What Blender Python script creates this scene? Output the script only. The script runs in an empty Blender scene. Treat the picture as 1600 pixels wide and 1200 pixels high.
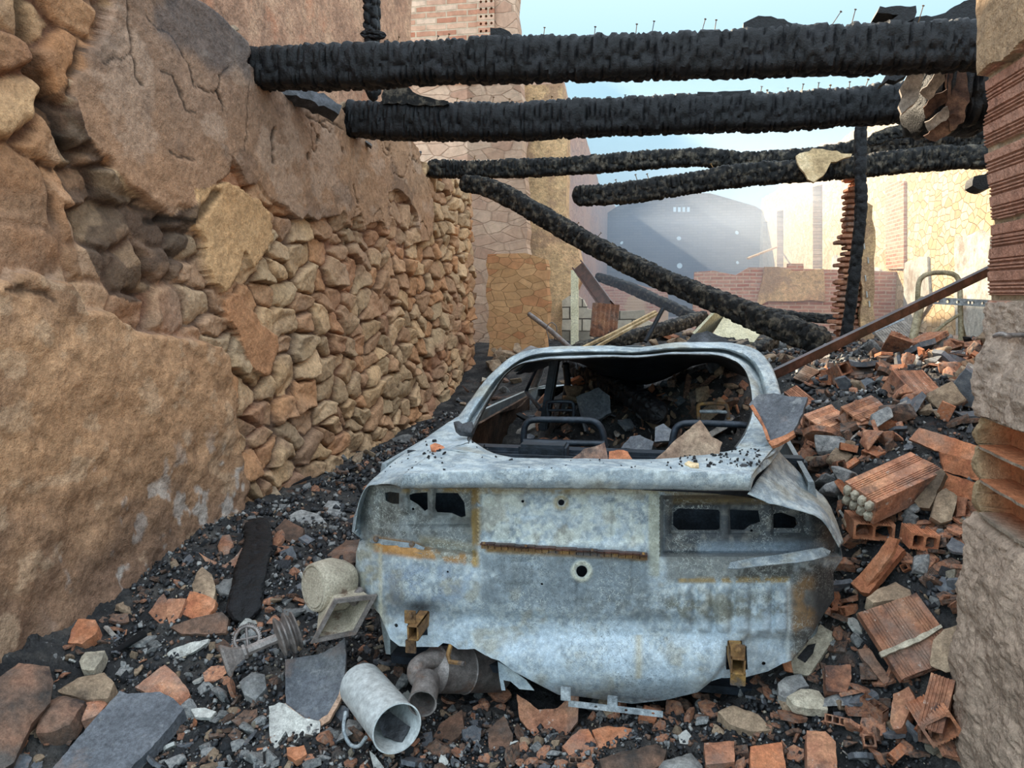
import bpy, bmesh, math, random
import numpy as np
from mathutils import Vector, Matrix, Euler, Quaternion, noise
from mathutils.geometry import delaunay_2d_cdt
random.seed(11); RNG = np.random.default_rng(11)
SC = bpy.context.scene; COL = SC.collection
# ---------------------------------------------------------------- camera
F = 1200.0; H = 1.6; TH = math.atan(140/1200); PSI = math.radians(10.8)
cam_d = bpy.data.cameras.new('camera'); cam_d.sensor_width = 36; cam_d.lens = 36*F/1600
cam_d.clip_end = 500
cam = bpy.data.objects.new('camera', cam_d); COL.objects.link(cam)
cam.location = (0, 0, H); cam.rotation_euler = (math.pi/2-TH, 0, PSI); SC.camera = cam
# ---------------------------------------------------------------- sky, sun, exposure
SUN_AZ = math.radians(-42)      # from +Y towards -X: beyond the left wall
SUN_EL = math.radians(28)
W = bpy.data.worlds.new('world'); SC.world = W; W.use_nodes = True
nt = W.node_tree; nt.nodes.clear()
out = nt.nodes.new('ShaderNodeOutputWorld'); bg = nt.nodes.new('ShaderNodeBackground')
tc = nt.nodes.new('ShaderNodeTexCoord'); sp = nt.nodes.new('ShaderNodeSeparateXYZ'); nt.links.new(tc.outputs['Generated'], sp.inputs[0])
cr = nt.nodes.new('ShaderNodeValToRGB'); nt.links.new(sp.outputs[2], cr.inputs[0]); el = cr.color_ramp.elements   # colour of the sky by height
while len(el) < 5: el.new(.5)
for e, (p_, c_) in zip(el, ((0, (.50, .44, .38)), (.02, (.70, .90, 1.0)), (.22, (.52, .84, 1.0)), (.45, (.66, .84, 1.0)), (1, (.80, .90, 1.0)))): e.position = p_; e.color = (*c_, 1)
st = nt.nodes.new('ShaderNodeValToRGB'); nt.links.new(sp.outputs[2], st.inputs[0]); se = st.color_ramp.elements      # high sky raised as added fill light for the foreground
for e, (p_, c_) in zip(se, ((.25, .50), (.75, 1.0))): e.position = p_; e.color = (c_, c_, c_, 1)
yb = nt.nodes.new('ShaderNodeMapRange'); yb.inputs[1].default_value = .1; yb.inputs[2].default_value = -.6; yb.inputs[3].default_value = 1.0; yb.inputs[4].default_value = 1.9; nt.links.new(sp.outputs[1], yb.inputs[0])  # extra sky brightness added behind the camera, standing in for street bounce
m1 = nt.nodes.new('ShaderNodeMath'); m1.operation = 'MULTIPLY'; nt.links.new(st.outputs[0], m1.inputs[0]); nt.links.new(yb.outputs[0], m1.inputs[1])
m2 = nt.nodes.new('ShaderNodeMath'); m2.operation = 'MULTIPLY'; m2.inputs[1].default_value = 1.03; nt.links.new(m1.outputs[0], m2.inputs[0])
nt.links.new(cr.outputs[0], bg.inputs[0]); nt.links.new(m2.outputs[0], bg.inputs[1])
nt.links.new(bg.outputs[0], out.inputs[0])
sd = bpy.data.lights.new('sun', 'SUN'); sd.energy = 7.5; sd.angle = math.radians(0.6); sd.color = (1, .84, .62)
sun = bpy.data.objects.new('sun', sd); COL.objects.link(sun)
sdir = Vector((math.sin(SUN_AZ)*math.cos(SUN_EL), math.cos(SUN_AZ)*math.cos(SUN_EL), math.sin(SUN_EL)))
sun.rotation_euler = sdir.to_track_quat('Z', 'Y').to_euler()
vs = SC.view_settings; vs.view_transform = 'Standard'; vs.look = 'None'; vs.gamma = 1; vs.use_curve_mapping = False
vs.exposure = 0.98
# ---------------------------------------------------------------- pixel -> point in the place
R3 = np.array(cam.rotation_euler.to_matrix())
def ray(u, v):
    return R3 @ np.array([(u-800)/F, (600-v)/F, -1.0])
def P(u, v, Y):
    d = ray(u, v); t = Y/d[1]; return Vector((d[0]*t, Y, H+d[2]*t))
def PX(u, v, X):
    d = ray(u, v); t = X/d[0]; return Vector((X, d[1]*t, H+d[2]*t))
def PZ(u, v, z):
    d = ray(u, v); t = (z-H)/d[2]; return Vector((d[0]*t, d[1]*t, z))
def pix(p):
    q = R3.T @ (np.asarray(p) - np.array([0, 0, H])); return (800+F*q[0]/-q[2], 600-F*q[1]/-q[2])
# ---------------------------------------------------------------- noise in numpy
_lat = RNG.random((256, 256, 4))
def vnoise(x, y, ch=0):
    x = np.asarray(x, float); y = np.asarray(y, float)
    xi = np.floor(x).astype(int); yi = np.floor(y).astype(int); fx = x-xi; fy = y-yi
    fx = fx*fx*(3-2*fx); fy = fy*fy*(3-2*fy)
    L = _lat[..., ch]; a = L[xi & 255, yi & 255]; b = L[(xi+1) & 255, yi & 255]
    c = L[xi & 255, (yi+1) & 255]; d = L[(xi+1) & 255, (yi+1) & 255]
    return (a*(1-fx)+b*fx)*(1-fy)+(c*(1-fx)+d*fx)*fy
def fbm(x, y, o=4, ch=0):
    s = 0; a = .5; t = 0
    for k in range(o):
        s = s+a*vnoise(x*2**k+k*17.3, y*2**k+k*9.1, ch); t += a; a *= .5
    return s/t
def voro(x, y, jit=.8, seed=0):
    """F1, F2-F1 like edge distance, cell hash values (3) and offset from the seed point, in cell units"""
    x = np.asarray(x, float); y = np.asarray(y, float)
    xi = np.floor(x).astype(int); yi = np.floor(y).astype(int)
    b1 = np.full(x.shape, 9e9); b2 = np.full(x.shape, 9e9)
    cx = np.zeros(x.shape, int); cy = np.zeros(x.shape, int); ox = np.zeros(x.shape); oy = np.zeros(x.shape)
    for i in (-1, 0, 1):
        for j in (-1, 0, 1):
            a = (xi+i+seed) & 255; b = (yi+j+seed*3) & 255
            px = xi+i+.5+jit*(_lat[a, b, 0]-.5); py = yi+j+.5+jit*(_lat[a, b, 1]-.5)
            d = np.maximum(np.hypot(x-px, y-py)*.62+.38*np.maximum(abs(x-px), abs(y-py)), 0) - .22*_lat[a, b, 2]
            m = d < b1
            b2 = np.where(m, b1, np.minimum(b2, d)); b1 = np.where(m, d, b1)
            cx = np.where(m, a, cx); cy = np.where(m, b, cy); ox = np.where(m, x-px, ox); oy = np.where(m, y-py, oy)
    h = _lat[cx, cy]
    return b1, b2-b1, h, ox, oy, _lat[(cx*7+3) & 255, (cy*5+11) & 255]
def inpoly(px, py, poly):
    px = np.asarray(px, float); py = np.asarray(py, float); ins = np.zeros(px.shape, bool); n = len(poly)
    for i in range(n):
        x0, y0 = poly[i]; x1, y1 = poly[(i+1) % n]
        if y0 == y1: continue
        c = ((y0 > py) != (y1 > py)) & (px < (x1-x0)*(py-y0)/(y1-y0)+x0); ins ^= c
    return ins
def sstep(a, b, x):
    t = np.clip((x-a)/(b-a), 0, 1); return t*t*(3-2*t)
def lin(c):   # '#rrggbb' -> linear rgb
    c = c.lstrip('#'); v = [int(c[i:i+2], 16)/255 for i in (0, 2, 4)]
    return np.array([x/12.92 if x <= .04045 else ((x+.055)/1.055)**2.4 for x in v])
# ---------------------------------------------------------------- objects
def tag(o, label=None, cat=None, group=None, kind=None):
    if label: o['label'] = label
    if cat: o['category'] = cat
    if group: o['group'] = group
    if kind: o['kind'] = kind
    return o
def link(name, me, mat=None, parent=None, smooth=False):
    o = bpy.data.objects.new(name, me); COL.objects.link(o)
    if mat is not None and not me.materials: me.materials.append(mat)
    if smooth:
        me.polygons.foreach_set('use_smooth', [True]*len(me.polygons))
    if parent is not None:
        o.parent = parent; o.matrix_parent_inverse = parent.matrix_world.inverted() if parent.type != 'EMPTY' or True else Matrix()
    return o
def empty(name, loc=(0, 0, 0), label=None, cat=None, group=None, rot=(0, 0, 0)):
    o = bpy.data.objects.new(name, None); COL.objects.link(o); o.location = loc; o.rotation_euler = rot
    o.empty_display_size = .1
    o.matrix_world = Matrix.LocRotScale(Vector(loc), Euler(rot), None)
    return tag(o, label, cat, group)
def mesh(name, verts, faces):
    me = bpy.data.meshes.new(name); me.from_pydata([tuple(v) for v in verts], [], [tuple(f) for f in faces]); me.validate(); me.update()
    return me
def grid_mesh(name, V, col=None, closed=False):
    """V: (r,c,3)"""
    r, c = V.shape[:2]; me = bpy.data.meshes.new(name); n = r*c
    me.vertices.add(n); me.vertices.foreach_set('co', V.reshape(-1).astype('f4'))
    i, j = np.meshgrid(np.arange(r-1), np.arange(c if closed else c-1), indexing='ij'); j2 = (j+1) % c
    q = np.stack([i*c+j, i*c+j2, (i+1)*c+j2, (i+1)*c+j], -1).reshape(-1, 4)
    me.loops.add(q.size); me.polygons.add(len(q))
    me.loops.foreach_set('vertex_index', q.reshape(-1).astype('i4'))
    me.polygons.foreach_set('loop_start', np.arange(0, q.size, 4, dtype='i4'))
    me.update(calc_edges=True)
    if col is not None: paint(me, col.reshape(-1, 3))
    return me
def paint(me, col):
    a = me.color_attributes.new('Col', 'FLOAT_COLOR', 'POINT')
    d = np.ones((len(me.vertices), 4), 'f4'); d[:, :3] = col; a.data.foreach_set('color', d.reshape(-1))
def smooth(me, v=True):
    me.polygons.foreach_set('use_smooth', [v]*len(me.polygons)); return me
def autosmooth(me, deg=35):
    smooth(me)
    bm = bmesh.new(); bm.from_mesh(me); t = math.radians(deg)
    for e in bm.edges:
        if len(e.link_faces) == 2 and e.calc_face_angle(0) > t: e.smooth = False
    bm.to_mesh(me); bm.free(); return me
class MB:
    """collects shapes into one mesh"""
    def __init__(s): s.v = []; s.f = []
    def add(s, V, Fc, M=None):
        n = len(s.v); s.v += [tuple(M @ Vector(v)) if M else tuple(v) for v in V]; s.f += [tuple(i+n for i in f) for f in Fc]; return s
    def box(s, c, d, rot=(0, 0, 0), M=None):
        m = Matrix.LocRotScale(Vector(c), Euler(rot), None)
        if M: m = M @ m
        V = [(x*d[0]/2, y*d[1]/2, z*d[2]/2) for x in (-1, 1) for y in (-1, 1) for z in (-1, 1)]
        return s.add(V, [(0, 1, 3, 2), (4, 6, 7, 5), (0, 4, 5, 1), (2, 3, 7, 6), (0, 2, 6, 4), (1, 5, 7, 3)], m)
    def tube(s, pts, r, n=10, cap=True, M=None):
        pts = [Vector(p) for p in pts]; k = len(pts); rr = r if hasattr(r, '__len__') else [r]*k
        V = []; up = None
        for i, p in enumerate(pts):
            d = (pts[min(i+1, k-1)]-pts[max(i-1, 0)]).normalized()
            if up is None: up = d.orthogonal().normalized()
            a = (up-d*up.dot(d)).normalized(); up = a; b = d.cross(a)
            V += [p+(a*math.cos(2*math.pi*j/n)+b*math.sin(2*math.pi*j/n))*rr[i] for j in range(n)]
        Fc = [(i*n+j, i*n+(j+1) % n, (i+1)*n+(j+1) % n, (i+1)*n+j) for i in range(k-1) for j in range(n)]
        if cap: Fc += [tuple(range(n-1, -1, -1)), tuple((k-1)*n+j for j in range(n))]
        return s.add(V, Fc, M)
    def lathe(s, prof, n=24, M=None):
        V = []; k = len(prof)
        for (r, z) in prof: V += [(r*math.cos(2*math.pi*j/n), r*math.sin(2*math.pi*j/n), z) for j in range(n)]
        Fc = [(i*n+j, i*n+(j+1) % n, (i+1)*n+(j+1) % n, (i+1)*n+j) for i in range(k-1) for j in range(n)]
        if prof[0][0] > 1e-4: Fc.append(tuple(range(n-1, -1, -1)))
        if prof[-1][0] > 1e-4: Fc.append(tuple((k-1)*n+j for j in range(n)))
        return s.add(V, Fc, M)
    def build(s, name, mat, parent=None, sm=None, bevel=0):
        me = mesh(name, s.v, s.f)
        if bevel:
            bm = bmesh.new(); bm.from_mesh(me); bmesh.ops.bevel(bm, geom=[e for e in bm.edges if e.calc_face_angle(0) > .5], offset=bevel, segments=2, affect='EDGES', clamp_overlap=True)
            bm.to_mesh(me); bm.free()
        o = link(name, me, mat, parent)
        if sm: autosmooth(me, sm)
        return o
def circ(c, r, n=20, sx=1, a0=0, a1=2*math.pi):
    return [(c[0]+r*sx*math.cos(a0+(a1-a0)*i/n), c[1]+r*math.sin(a0+(a1-a0)*i/n)) for i in range(n)]
def rough(pts, amp, step, seed=0, closed=True):
    out = []; n = len(pts); rr = random.Random(seed)
    for i in range(n if closed else n-1):
        a = pts[i]; b = pts[(i+1) % n]; L = math.hypot(b[0]-a[0], b[1]-a[1]); k = max(1, int(L/step))
        nx, ny = (-(b[1]-a[1])/max(L, 1e-6), (b[0]-a[0])/max(L, 1e-6))
        for j in range(k):
            t = j/k; o_ = rr.uniform(-amp, amp) if j or L > 0 else 0
            out.append((a[0]+(b[0]-a[0])*t+nx*o_, a[1]+(b[1]-a[1])*t+ny*o_))
    if not closed: out.append(pts[-1])
    return out
def cdt(outline, holes=(), step=None, extra=None):
    vs_ = []; ed = []
    for ring in [outline]+list(holes):
        n0 = len(vs_); vs_ += [Vector(p) for p in ring]; k = len(ring); ed += [(n0+i, n0+(i+1) % k) for i in range(k)]
    if step:
        xs = [p[0] for p in outline]; ys = [p[1] for p in outline]
        gx, gy = np.meshgrid(np.arange(min(xs)+step*.5, max(xs), step), np.arange(min(ys)+step*.5, max(ys), step))
        gx = gx+(np.arange(gx.shape[0]) % 2)[:, None]*step*.3
        m = inpoly(gx, gy, outline)
        for h in holes: m &= ~inpoly(gx, gy, h)
        # keep a distance to the rims
        for ring in [outline]+list(holes):
            for (a, b) in ring: m &= ((gx-a)**2+(gy-b)**2) > (step*.45)**2
        vs_ += [Vector(p) for p in zip(gx[m].tolist(), gy[m].tolist())]
    V, E, Fc, *_ = delaunay_2d_cdt(vs_, ed, [], 1, 1e-5)
    V = [tuple(v) for v in V]
    cx = np.array([[sum(V[i][0] for i in f)/len(f), sum(V[i][1] for i in f)/len(f)] for f in Fc])
    m = np.ones(len(Fc), bool)
    if len(cx):
        m = inpoly(cx[:, 0], cx[:, 1], outline)
        for h in holes: m &= ~inpoly(cx[:, 0], cx[:, 1], h)
    return V, [tuple(f) for f, k in zip(Fc, m) if k]
def plate(name, outline, holes, fn, thick, mat, parent=None, step=None, sm=None, colfn=None):
    """2-D outline with holes, mapped to 3-D by fn(array) and given a thickness along vector thick"""
    V2, Fc = cdt(outline, holes, step); A = np.array(V2)
    P3 = np.array(fn(A[:, 0], A[:, 1])); P3 = P3 if P3.shape[0] == len(A) else P3.T
    n = len(A); t = np.asarray(thick, float)
    if t.ndim == 0:
        me = mesh(name, P3, Fc); me.calc_normals_split() if hasattr(me, 'calc_normals_split') else None
        nv = np.array([v.normal for v in me.vertices]); t = -nv*float(t); bpy.data.meshes.remove(me)
    B3 = P3+t
    cnt = {}
    for f in Fc:
        for i in range(len(f)):
            e = (f[i], f[(i+1) % len(f)]); cnt[e] = 1
    side = [(a, b) for (a, b) in cnt if (b, a) not in cnt]
    Fa = [tuple(f) for f in Fc]+[tuple(i+n for i in reversed(f)) for f in Fc]+[(b, a, a+n, b+n) for a, b in side]
    me = mesh(name, np.vstack([P3, B3]), Fa)
    if colfn is not None:
        c = colfn(A[:, 0], A[:, 1]); paint(me, np.vstack([c, c]))
    bm = bmesh.new(); bm.from_mesh(me); bmesh.ops.recalc_face_normals(bm, faces=bm.faces); bm.to_mesh(me); bm.free()
    if sm: autosmooth(me, sm)
    return link(name, me, mat, parent)
def catmull(pts, n):
    pts = [Vector(p) for p in pts]
    if len(pts) == 2: return [pts[0].lerp(pts[1], i/(n-1)) for i in range(n)]
    d = [0]
    for a, b in zip(pts, pts[1:]): d.append(d[-1]+(b-a).length)
    out = []
    for i in range(n):
        s = d[-1]*i/(n-1); k = 0
        while k < len(pts)-2 and s > d[k+1]: k += 1
        t = (s-d[k])/max(1e-9, d[k+1]-d[k]); p1, p2 = pts[k], pts[k+1]
        p0 = pts[k-1] if k else p1*2-p2; p3 = pts[k+2] if k+2 < len(pts) else p2*2-p1
        out.append(.5*((2*p1)+(p2-p0)*t+(2*p0-5*p1+4*p2-p3)*t*t+(3*p1-p0-3*p2+p3)*t**3))
    return out
def loft(name, rows, nu, nv, mat, parent=None, thick=.003, disp=0, seed=0, colfn=None, sm=50):
    """rows: control curves (lists of points); skinned both ways"""
    A = [catmull(r, nu) for r in rows]
    G = np.array([[tuple(p) for p in catmull([A[k][i] for k in range(len(A))], nv)] for i in range(nu)])
    if disp:
        I, J = np.meshgrid(np.arange(nu), np.arange(nv), indexing='ij')
        G[..., 2] += disp*(fbm(I*.23+seed, J*.23+seed*2, 3)-.5); G[..., 1] += disp*(fbm(I*.21+seed+40, J*.19, 3)-.5)
    me = grid_mesh(name, G)
    o = link(name, me, mat, parent)
    if thick:
        md = o.modifiers.new('thickness', 'SOLIDIFY'); md.thickness = thick; md.offset = 0
    autosmooth(me, sm)
    if colfn is not None: paint(me, colfn(G.reshape(-1, 3)))
    return o
# ---------------------------------------------------------------- materials
def nodes(name):
    m = bpy.data.materials.new(name); m.use_nodes = True; t = m.node_tree; b = t.nodes['Principled BSDF']
    return m, t, b
def N(t, typ, **k):
    n = t.nodes.new(typ)
    for a, v in k.items():
        if a in n.inputs: n.inputs[a].default_value = v
        else: setattr(n, a, v)
    return n
def ramp(t, src, stops):
    r = t.nodes.new('ShaderNodeValToRGB'); e = r.color_ramp.elements
    while len(e) < len(stops): e.new(.5)
    for k, (p, c) in enumerate(stops):
        e[k].position = p; e[k].color = (*c, 1)
    t.links.new(src, r.inputs[0]); return r.outputs[0]
def mixc(t, f, a, b, mode='MIX'):
    m = t.nodes.new('ShaderNodeMix'); m.data_type = 'RGBA'; m.blend_type = mode
    for s, i in ((f, 0), (a, 6), (b, 7)):
        if hasattr(s, 'is_linked') or hasattr(s, 'links'): t.links.new(s, m.inputs[i])
        elif i == 0: m.inputs[0].default_value = s
        else: m.inputs[i].default_value = (*s, 1)
    return m.outputs[2]
def coords(t, obj=True):
    tc = t.nodes.new('ShaderNodeTexCoord'); return tc.outputs['Object']
def mat_rock(name, cols, scale=6, rough=.9, bump=.5, fine=40, vary=.25, spots=None, spec=.3, metal=0, attr=False, bdist=.01, crackle=None, amp=1):
    """mottled mineral / metal surface; cols dark..light; vary: tone differs from object to object"""
    m, t, b = nodes(name); co = coords(t)
    oi = t.nodes.new('ShaderNodeObjectInfo')
    add = t.nodes.new('ShaderNodeVectorMath'); add.operation = 'ADD'; t.links.new(co, add.inputs[0])
    sc_ = t.nodes.new('ShaderNodeVectorMath'); sc_.operation = 'SCALE'; t.links.new(oi.outputs['Location'], sc_.inputs[0]); sc_.inputs[3].default_value = .37 if not attr else 0
    t.links.new(sc_.outputs[0], add.inputs[1]); co = add.outputs[0]
    n1 = N(t, 'ShaderNodeTexNoise', Scale=scale, Detail=5.0, Roughness=.62); t.links.new(co, n1.inputs['Vector'])
    n2 = N(t, 'ShaderNodeTexNoise', Scale=fine, Detail=4.0, Roughness=.7); t.links.new(co, n2.inputs['Vector'])
    if attr:
        at = t.nodes.new('ShaderNodeVertexColor'); at.layer_name = 'Col'; base = at.outputs[0]
        f = t.nodes.new('ShaderNodeMapRange'); f.inputs[1].default_value = .3; f.inputs[2].default_value = .7; f.inputs[3].default_value = 1-.38*amp; f.inputs[4].default_value = 1+.34*amp
        t.links.new(n2.outputs[0], f.inputs[0])
        hs = t.nodes.new('ShaderNodeVectorMath'); hs.operation = 'SCALE'; t.links.new(base, hs.inputs[0]); t.links.new(f.outputs[0], hs.inputs[3]); c = hs.outputs[0]
    else:
        k = len(cols); c = ramp(t, n1.outputs[0], [(.3+.4*i/max(1, k-1), cols[i]) for i in range(k)])
        f = t.nodes.new('ShaderNodeMapRange'); f.inputs[1].default_value = .3; f.inputs[2].default_value = .7; f.inputs[3].default_value = .62; f.inputs[4].default_value = 1.36
        t.links.new(n2.outputs[0], f.inputs[0])
        hs = t.nodes.new('ShaderNodeVectorMath'); hs.operation = 'SCALE'; t.links.new(c, hs.inputs[0]); t.links.new(f.outputs[0], hs.inputs[3]); c = hs.outputs[0]
        if vary:
            g = t.nodes.new('ShaderNodeMapRange'); g.inputs[3].default_value = 1-vary; g.inputs[4].default_value = 1+vary
            t.links.new(oi.outputs['Random'], g.inputs[0])
            h2 = t.nodes.new('ShaderNodeVectorMath'); h2.operation = 'SCALE'; t.links.new(c, h2.inputs[0]); t.links.new(g.outputs[0], h2.inputs[3]); c = h2.outputs[0]
    if spots:
        for (col, sc2, lo, hi, amt) in spots:
            s = N(t, 'ShaderNodeTexNoise', Scale=sc2, Detail=6.0, Roughness=.65); 
            ad = t.nodes.new('ShaderNodeVectorMath'); ad.operation = 'ADD'; ad.inputs[1].default_value = (sc2*1.7, 3.1, sc2); t.links.new(co, ad.inputs[0]); t.links.new(ad.outputs[0], s.inputs['Vector'])
            mr = t.nodes.new('ShaderNodeMapRange'); mr.inputs[1].default_value = lo; mr.inputs[2].default_value = hi; mr.inputs[4].default_value = amt; t.links.new(s.outputs[0], mr.inputs[0])
            c = mixc(t, mr.outputs[0], c, col)
    n4 = N(t, 'ShaderNodeTexNoise', Scale=fine*4.3, Detail=3.0, Roughness=.8); t.links.new(co, n4.inputs['Vector'])
    g4 = t.nodes.new('ShaderNodeMapRange'); g4.inputs[1].default_value = .32; g4.inputs[2].default_value = .68; g4.inputs[3].default_value = 1-.28*amp; g4.inputs[4].default_value = 1+.28*amp; t.links.new(n4.outputs[0], g4.inputs[0])
    h4 = t.nodes.new('ShaderNodeVectorMath'); h4.operation = 'SCALE'; t.links.new(c, h4.inputs[0]); t.links.new(g4.outputs[0], h4.inputs[3]); c = h4.outputs[0]
    if crackle:
        for (cc, sc3, wd, am) in crackle:
            q = N(t, 'ShaderNodeTexNoise', Scale=sc3, Detail=3.0, Roughness=.6); t.links.new(co, q.inputs['Vector'])
            a1 = t.nodes.new('ShaderNodeMath'); a1.operation = 'SUBTRACT'; a1.inputs[1].default_value = .5; t.links.new(q.outputs[0], a1.inputs[0])
            a2 = t.nodes.new('ShaderNodeMath'); a2.operation = 'ABSOLUTE'; t.links.new(a1.outputs[0], a2.inputs[0])
            mk = N(t, 'ShaderNodeTexNoise', Scale=sc3*.13, Detail=2.0); t.links.new(co, mk.inputs['Vector'])
            mw = t.nodes.new('ShaderNodeMapRange'); mw.inputs[1].default_value = .42; mw.inputs[2].default_value = .6; mw.inputs[3].default_value = 0; mw.inputs[4].default_value = am; t.links.new(mk.outputs[0], mw.inputs[0])
            a3 = t.nodes.new('ShaderNodeMapRange'); a3.inputs[1].default_value = wd; a3.inputs[2].default_value = wd*.4; t.links.new(a2.outputs[0], a3.inputs[0])
            a4 = t.nodes.new('ShaderNodeMath'); a4.operation = 'MULTIPLY'; t.links.new(a3.outputs[0], a4.inputs[0]); t.links.new(mw.outputs[0], a4.inputs[1])
            c = mixc(t, a4.outputs[0], c, cc)
    t.links.new(c, b.inputs['Base Color']); b.inputs['Roughness'].default_value = rough
    b.inputs['Specular IOR Level'].default_value = spec; b.inputs['Metallic'].default_value = metal
    if bump:
        bp = t.nodes.new('ShaderNodeBump'); bp.inputs['Strength'].default_value = bump; bp.inputs['Distance'].default_value = bdist
        t.links.new(n2.outputs[0], bp.inputs['Height']); t.links.new(bp.outputs[0], b.inputs['Normal'])
    return m
def mat_masonry(name, cols, mortar, bw, bh, axis='xz', msize=.02, bump=.6, stone=False, plaster=None, scale=1.0):
    """bricks (Brick texture) or rubble stone (Voronoi) for walls in the distance"""
    m, t, b = nodes(name); co = coords(t)
    sp = t.nodes.new('ShaderNodeSeparateXYZ'); t.links.new(co, sp.inputs[0]); cb = t.nodes.new('ShaderNodeCombineXYZ')
    t.links.new(sp.outputs['XYZ'.index(axis[0].upper())], cb.inputs[0]); t.links.new(sp.outputs['XYZ'.index(axis[1].upper())], cb.inputs[1])
    v = cb.outputs[0]
    n0 = N(t, 'ShaderNodeTexNoise', Scale=2.5, Detail=3.0); t.links.new(v, n0.inputs['Vector'])
    wv = t.nodes.new('ShaderNodeVectorMath'); wv.operation = 'MULTIPLY_ADD'; wv.inputs[1].default_value = (.10, .10, 0) if stone else (.03, .03, 0)
    t.links.new(n0.outputs['Color'], wv.inputs[0]); t.links.new(v, wv.inputs[2]); v = wv.outputs[0]
    n2 = N(t, 'ShaderNodeTexNoise', Scale=9.0, Detail=6.0, Roughness=.7); t.links.new(co, n2.inputs['Vector'])
    if stone:
        mp = t.nodes.new('ShaderNodeMapping'); mp.inputs['Scale'].default_value = (1/bw, 1/bh, 1); t.links.new(v, mp.inputs[0])
        vo = N(t, 'ShaderNodeTexVoronoi', Scale=1.0, voronoi_dimensions='2D'); vo.feature = 'DISTANCE_TO_EDGE'; t.links.new(mp.outputs[0], vo.inputs['Vector'])
        vc = N(t, 'ShaderNodeTexVoronoi', Scale=1.0, voronoi_dimensions='2D'); t.links.new(mp.outputs[0], vc.inputs['Vector'])
        s3 = t.nodes.new('ShaderNodeSeparateColor'); t.links.new(vc.outputs['Color'], s3.inputs[0])
        c = ramp(t, s3.outputs[0], [(i/(len(cols)-1), cols[i]) for i in range(len(cols))])
        mr = t.nodes.new('ShaderNodeMapRange'); mr.inputs[1].default_value = msize*.4; mr.inputs[2].default_value = msize*1.6; t.links.new(vo.outputs['Distance'], mr.inputs[0]); mask = mr.outputs[0]
    else:
        br = t.nodes.new('ShaderNodeTexBrick'); br.inputs['Scale'].default_value = 1; br.inputs['Brick Width'].default_value = bw; br.inputs['Row Height'].default_value = bh
        br.inputs['Mortar Size'].default_value = msize; br.inputs['Color1'].default_value = (0, 0, 0, 1); br.inputs['Color2'].default_value = (1, 1, 1, 1); br.inputs['Mortar Smooth'].default_value = .3
        t.links.new(v, br.inputs['Vector']); c = ramp(t, br.outputs['Color'], [(i/(len(cols)-1), cols[i]) for i in range(len(cols))])
        iv = t.nodes.new('ShaderNodeMath'); iv.operation = 'SUBTRACT'; iv.inputs[0].default_value = 1; t.links.new(br.outputs['Fac'], iv.inputs[1]); mask = iv.outputs[0]
    c = mixc(t, mask, mortar, c)
    f = t.nodes.new('ShaderNodeMapRange'); f.inputs[1].default_value = .25; f.inputs[2].default_value = .75; f.inputs[3].default_value = .7; f.inputs[4].default_value = 1.25; t.links.new(n2.outputs[0], f.inputs[0])
    hs = t.nodes.new('ShaderNodeVectorMath'); hs.operation = 'SCALE'; t.links.new(c, hs.inputs[0]); t.links.new(f.outputs[0], hs.inputs[3]); c = hs.outputs[0]
    if plaster is not None:
        pn = N(t, 'ShaderNodeTexNoise', Scale=plaster[1], Detail=5.0); t.links.new(co, pn.inputs['Vector'])
        mr = t.nodes.new('ShaderNodeMapRange'); mr.inputs[1].default_value = plaster[2]; mr.inputs[2].default_value = plaster[2]+.03; t.links.new(pn.outputs[0], mr.inputs[0])
        c = mixc(t, mr.outputs[0], c, plaster[0])
    t.links.new(c, b.inputs['Base Color']); b.inputs['Roughness'].default_value = .95; b.inputs['Specular IOR Level'].default_value = .2
    ad = t.nodes.new('ShaderNodeMath'); ad.operation = 'MULTIPLY_ADD'; ad.inputs[1].default_value = .4; t.links.new(n2.outputs[0], ad.inputs[0]); t.links.new(mask, ad.inputs[2])
    bp = t.nodes.new('ShaderNodeBump'); bp.inputs['Strength'].default_value = bump; bp.inputs['Distance'].default_value = .04; t.links.new(ad.outputs[0], bp.inputs['Height']); t.links.new(bp.outputs[0], b.inputs['Normal'])
    return m
L_ = lin
M = {}
M['wall'] = mat_rock('wall_surface', None, attr=True, bump=1.0, fine=30, bdist=.014, amp=.75)
M['paintmetal'] = mat_rock('burnt_panel', None, attr=True, bump=.3, fine=55, rough=.62, spec=.35, bdist=.003, amp=.7, crackle=[(L_('#c8ccc4'), 46, .016, .6), (L_('#4a5053'), 34, .016, .65), (L_('#3c4042'), 110, .02, .35)])
M['char'] = mat_rock('charred_wood', [L_('#040406'), L_('#0a0a0d'), L_('#17171b')], scale=9, rough=.55, bump=.8, fine=60, vary=0, spec=.35)
M['char_hollow'] = mat_rock('charred_timber_ash', [L_('#09090a'), L_('#151413'), L_('#6a6052')], scale=14, rough=.7, bump=.8, fine=50, vary=0, spec=.3)
M['terra'] = mat_rock('terracotta', [L_('#7e523e'), L_('#a37056'), L_('#bf8b69')], scale=7, vary=.28, spots=[(L_('#857b72'), 3.5, .50, .66, .6), (L_('#3a3434'), 6, .54, .66, .8), (L_('#cfc4b6'), 34, .62, .70, .6)])
M['terra_clean'] = mat_rock('terracotta_fresh', [L_('#9a5c42'), L_('#b0714f'), L_('#bf8868')], scale=8, vary=.18, spots=[(L_('#8a7a6e'), 4, .52, .66, .5), (L_('#4c4240'), 8, .6, .7, .6)])
M['terra_sooty'] = mat_rock('terracotta_sooted', [L_('#403a36'), L_('#6a5244'), L_('#8a6450')], scale=6, vary=.3, spots=[(L_('#77706a'), 3, .52, .64, .6), (L_('#232224'), 4, .54, .64, .9)])
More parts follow.
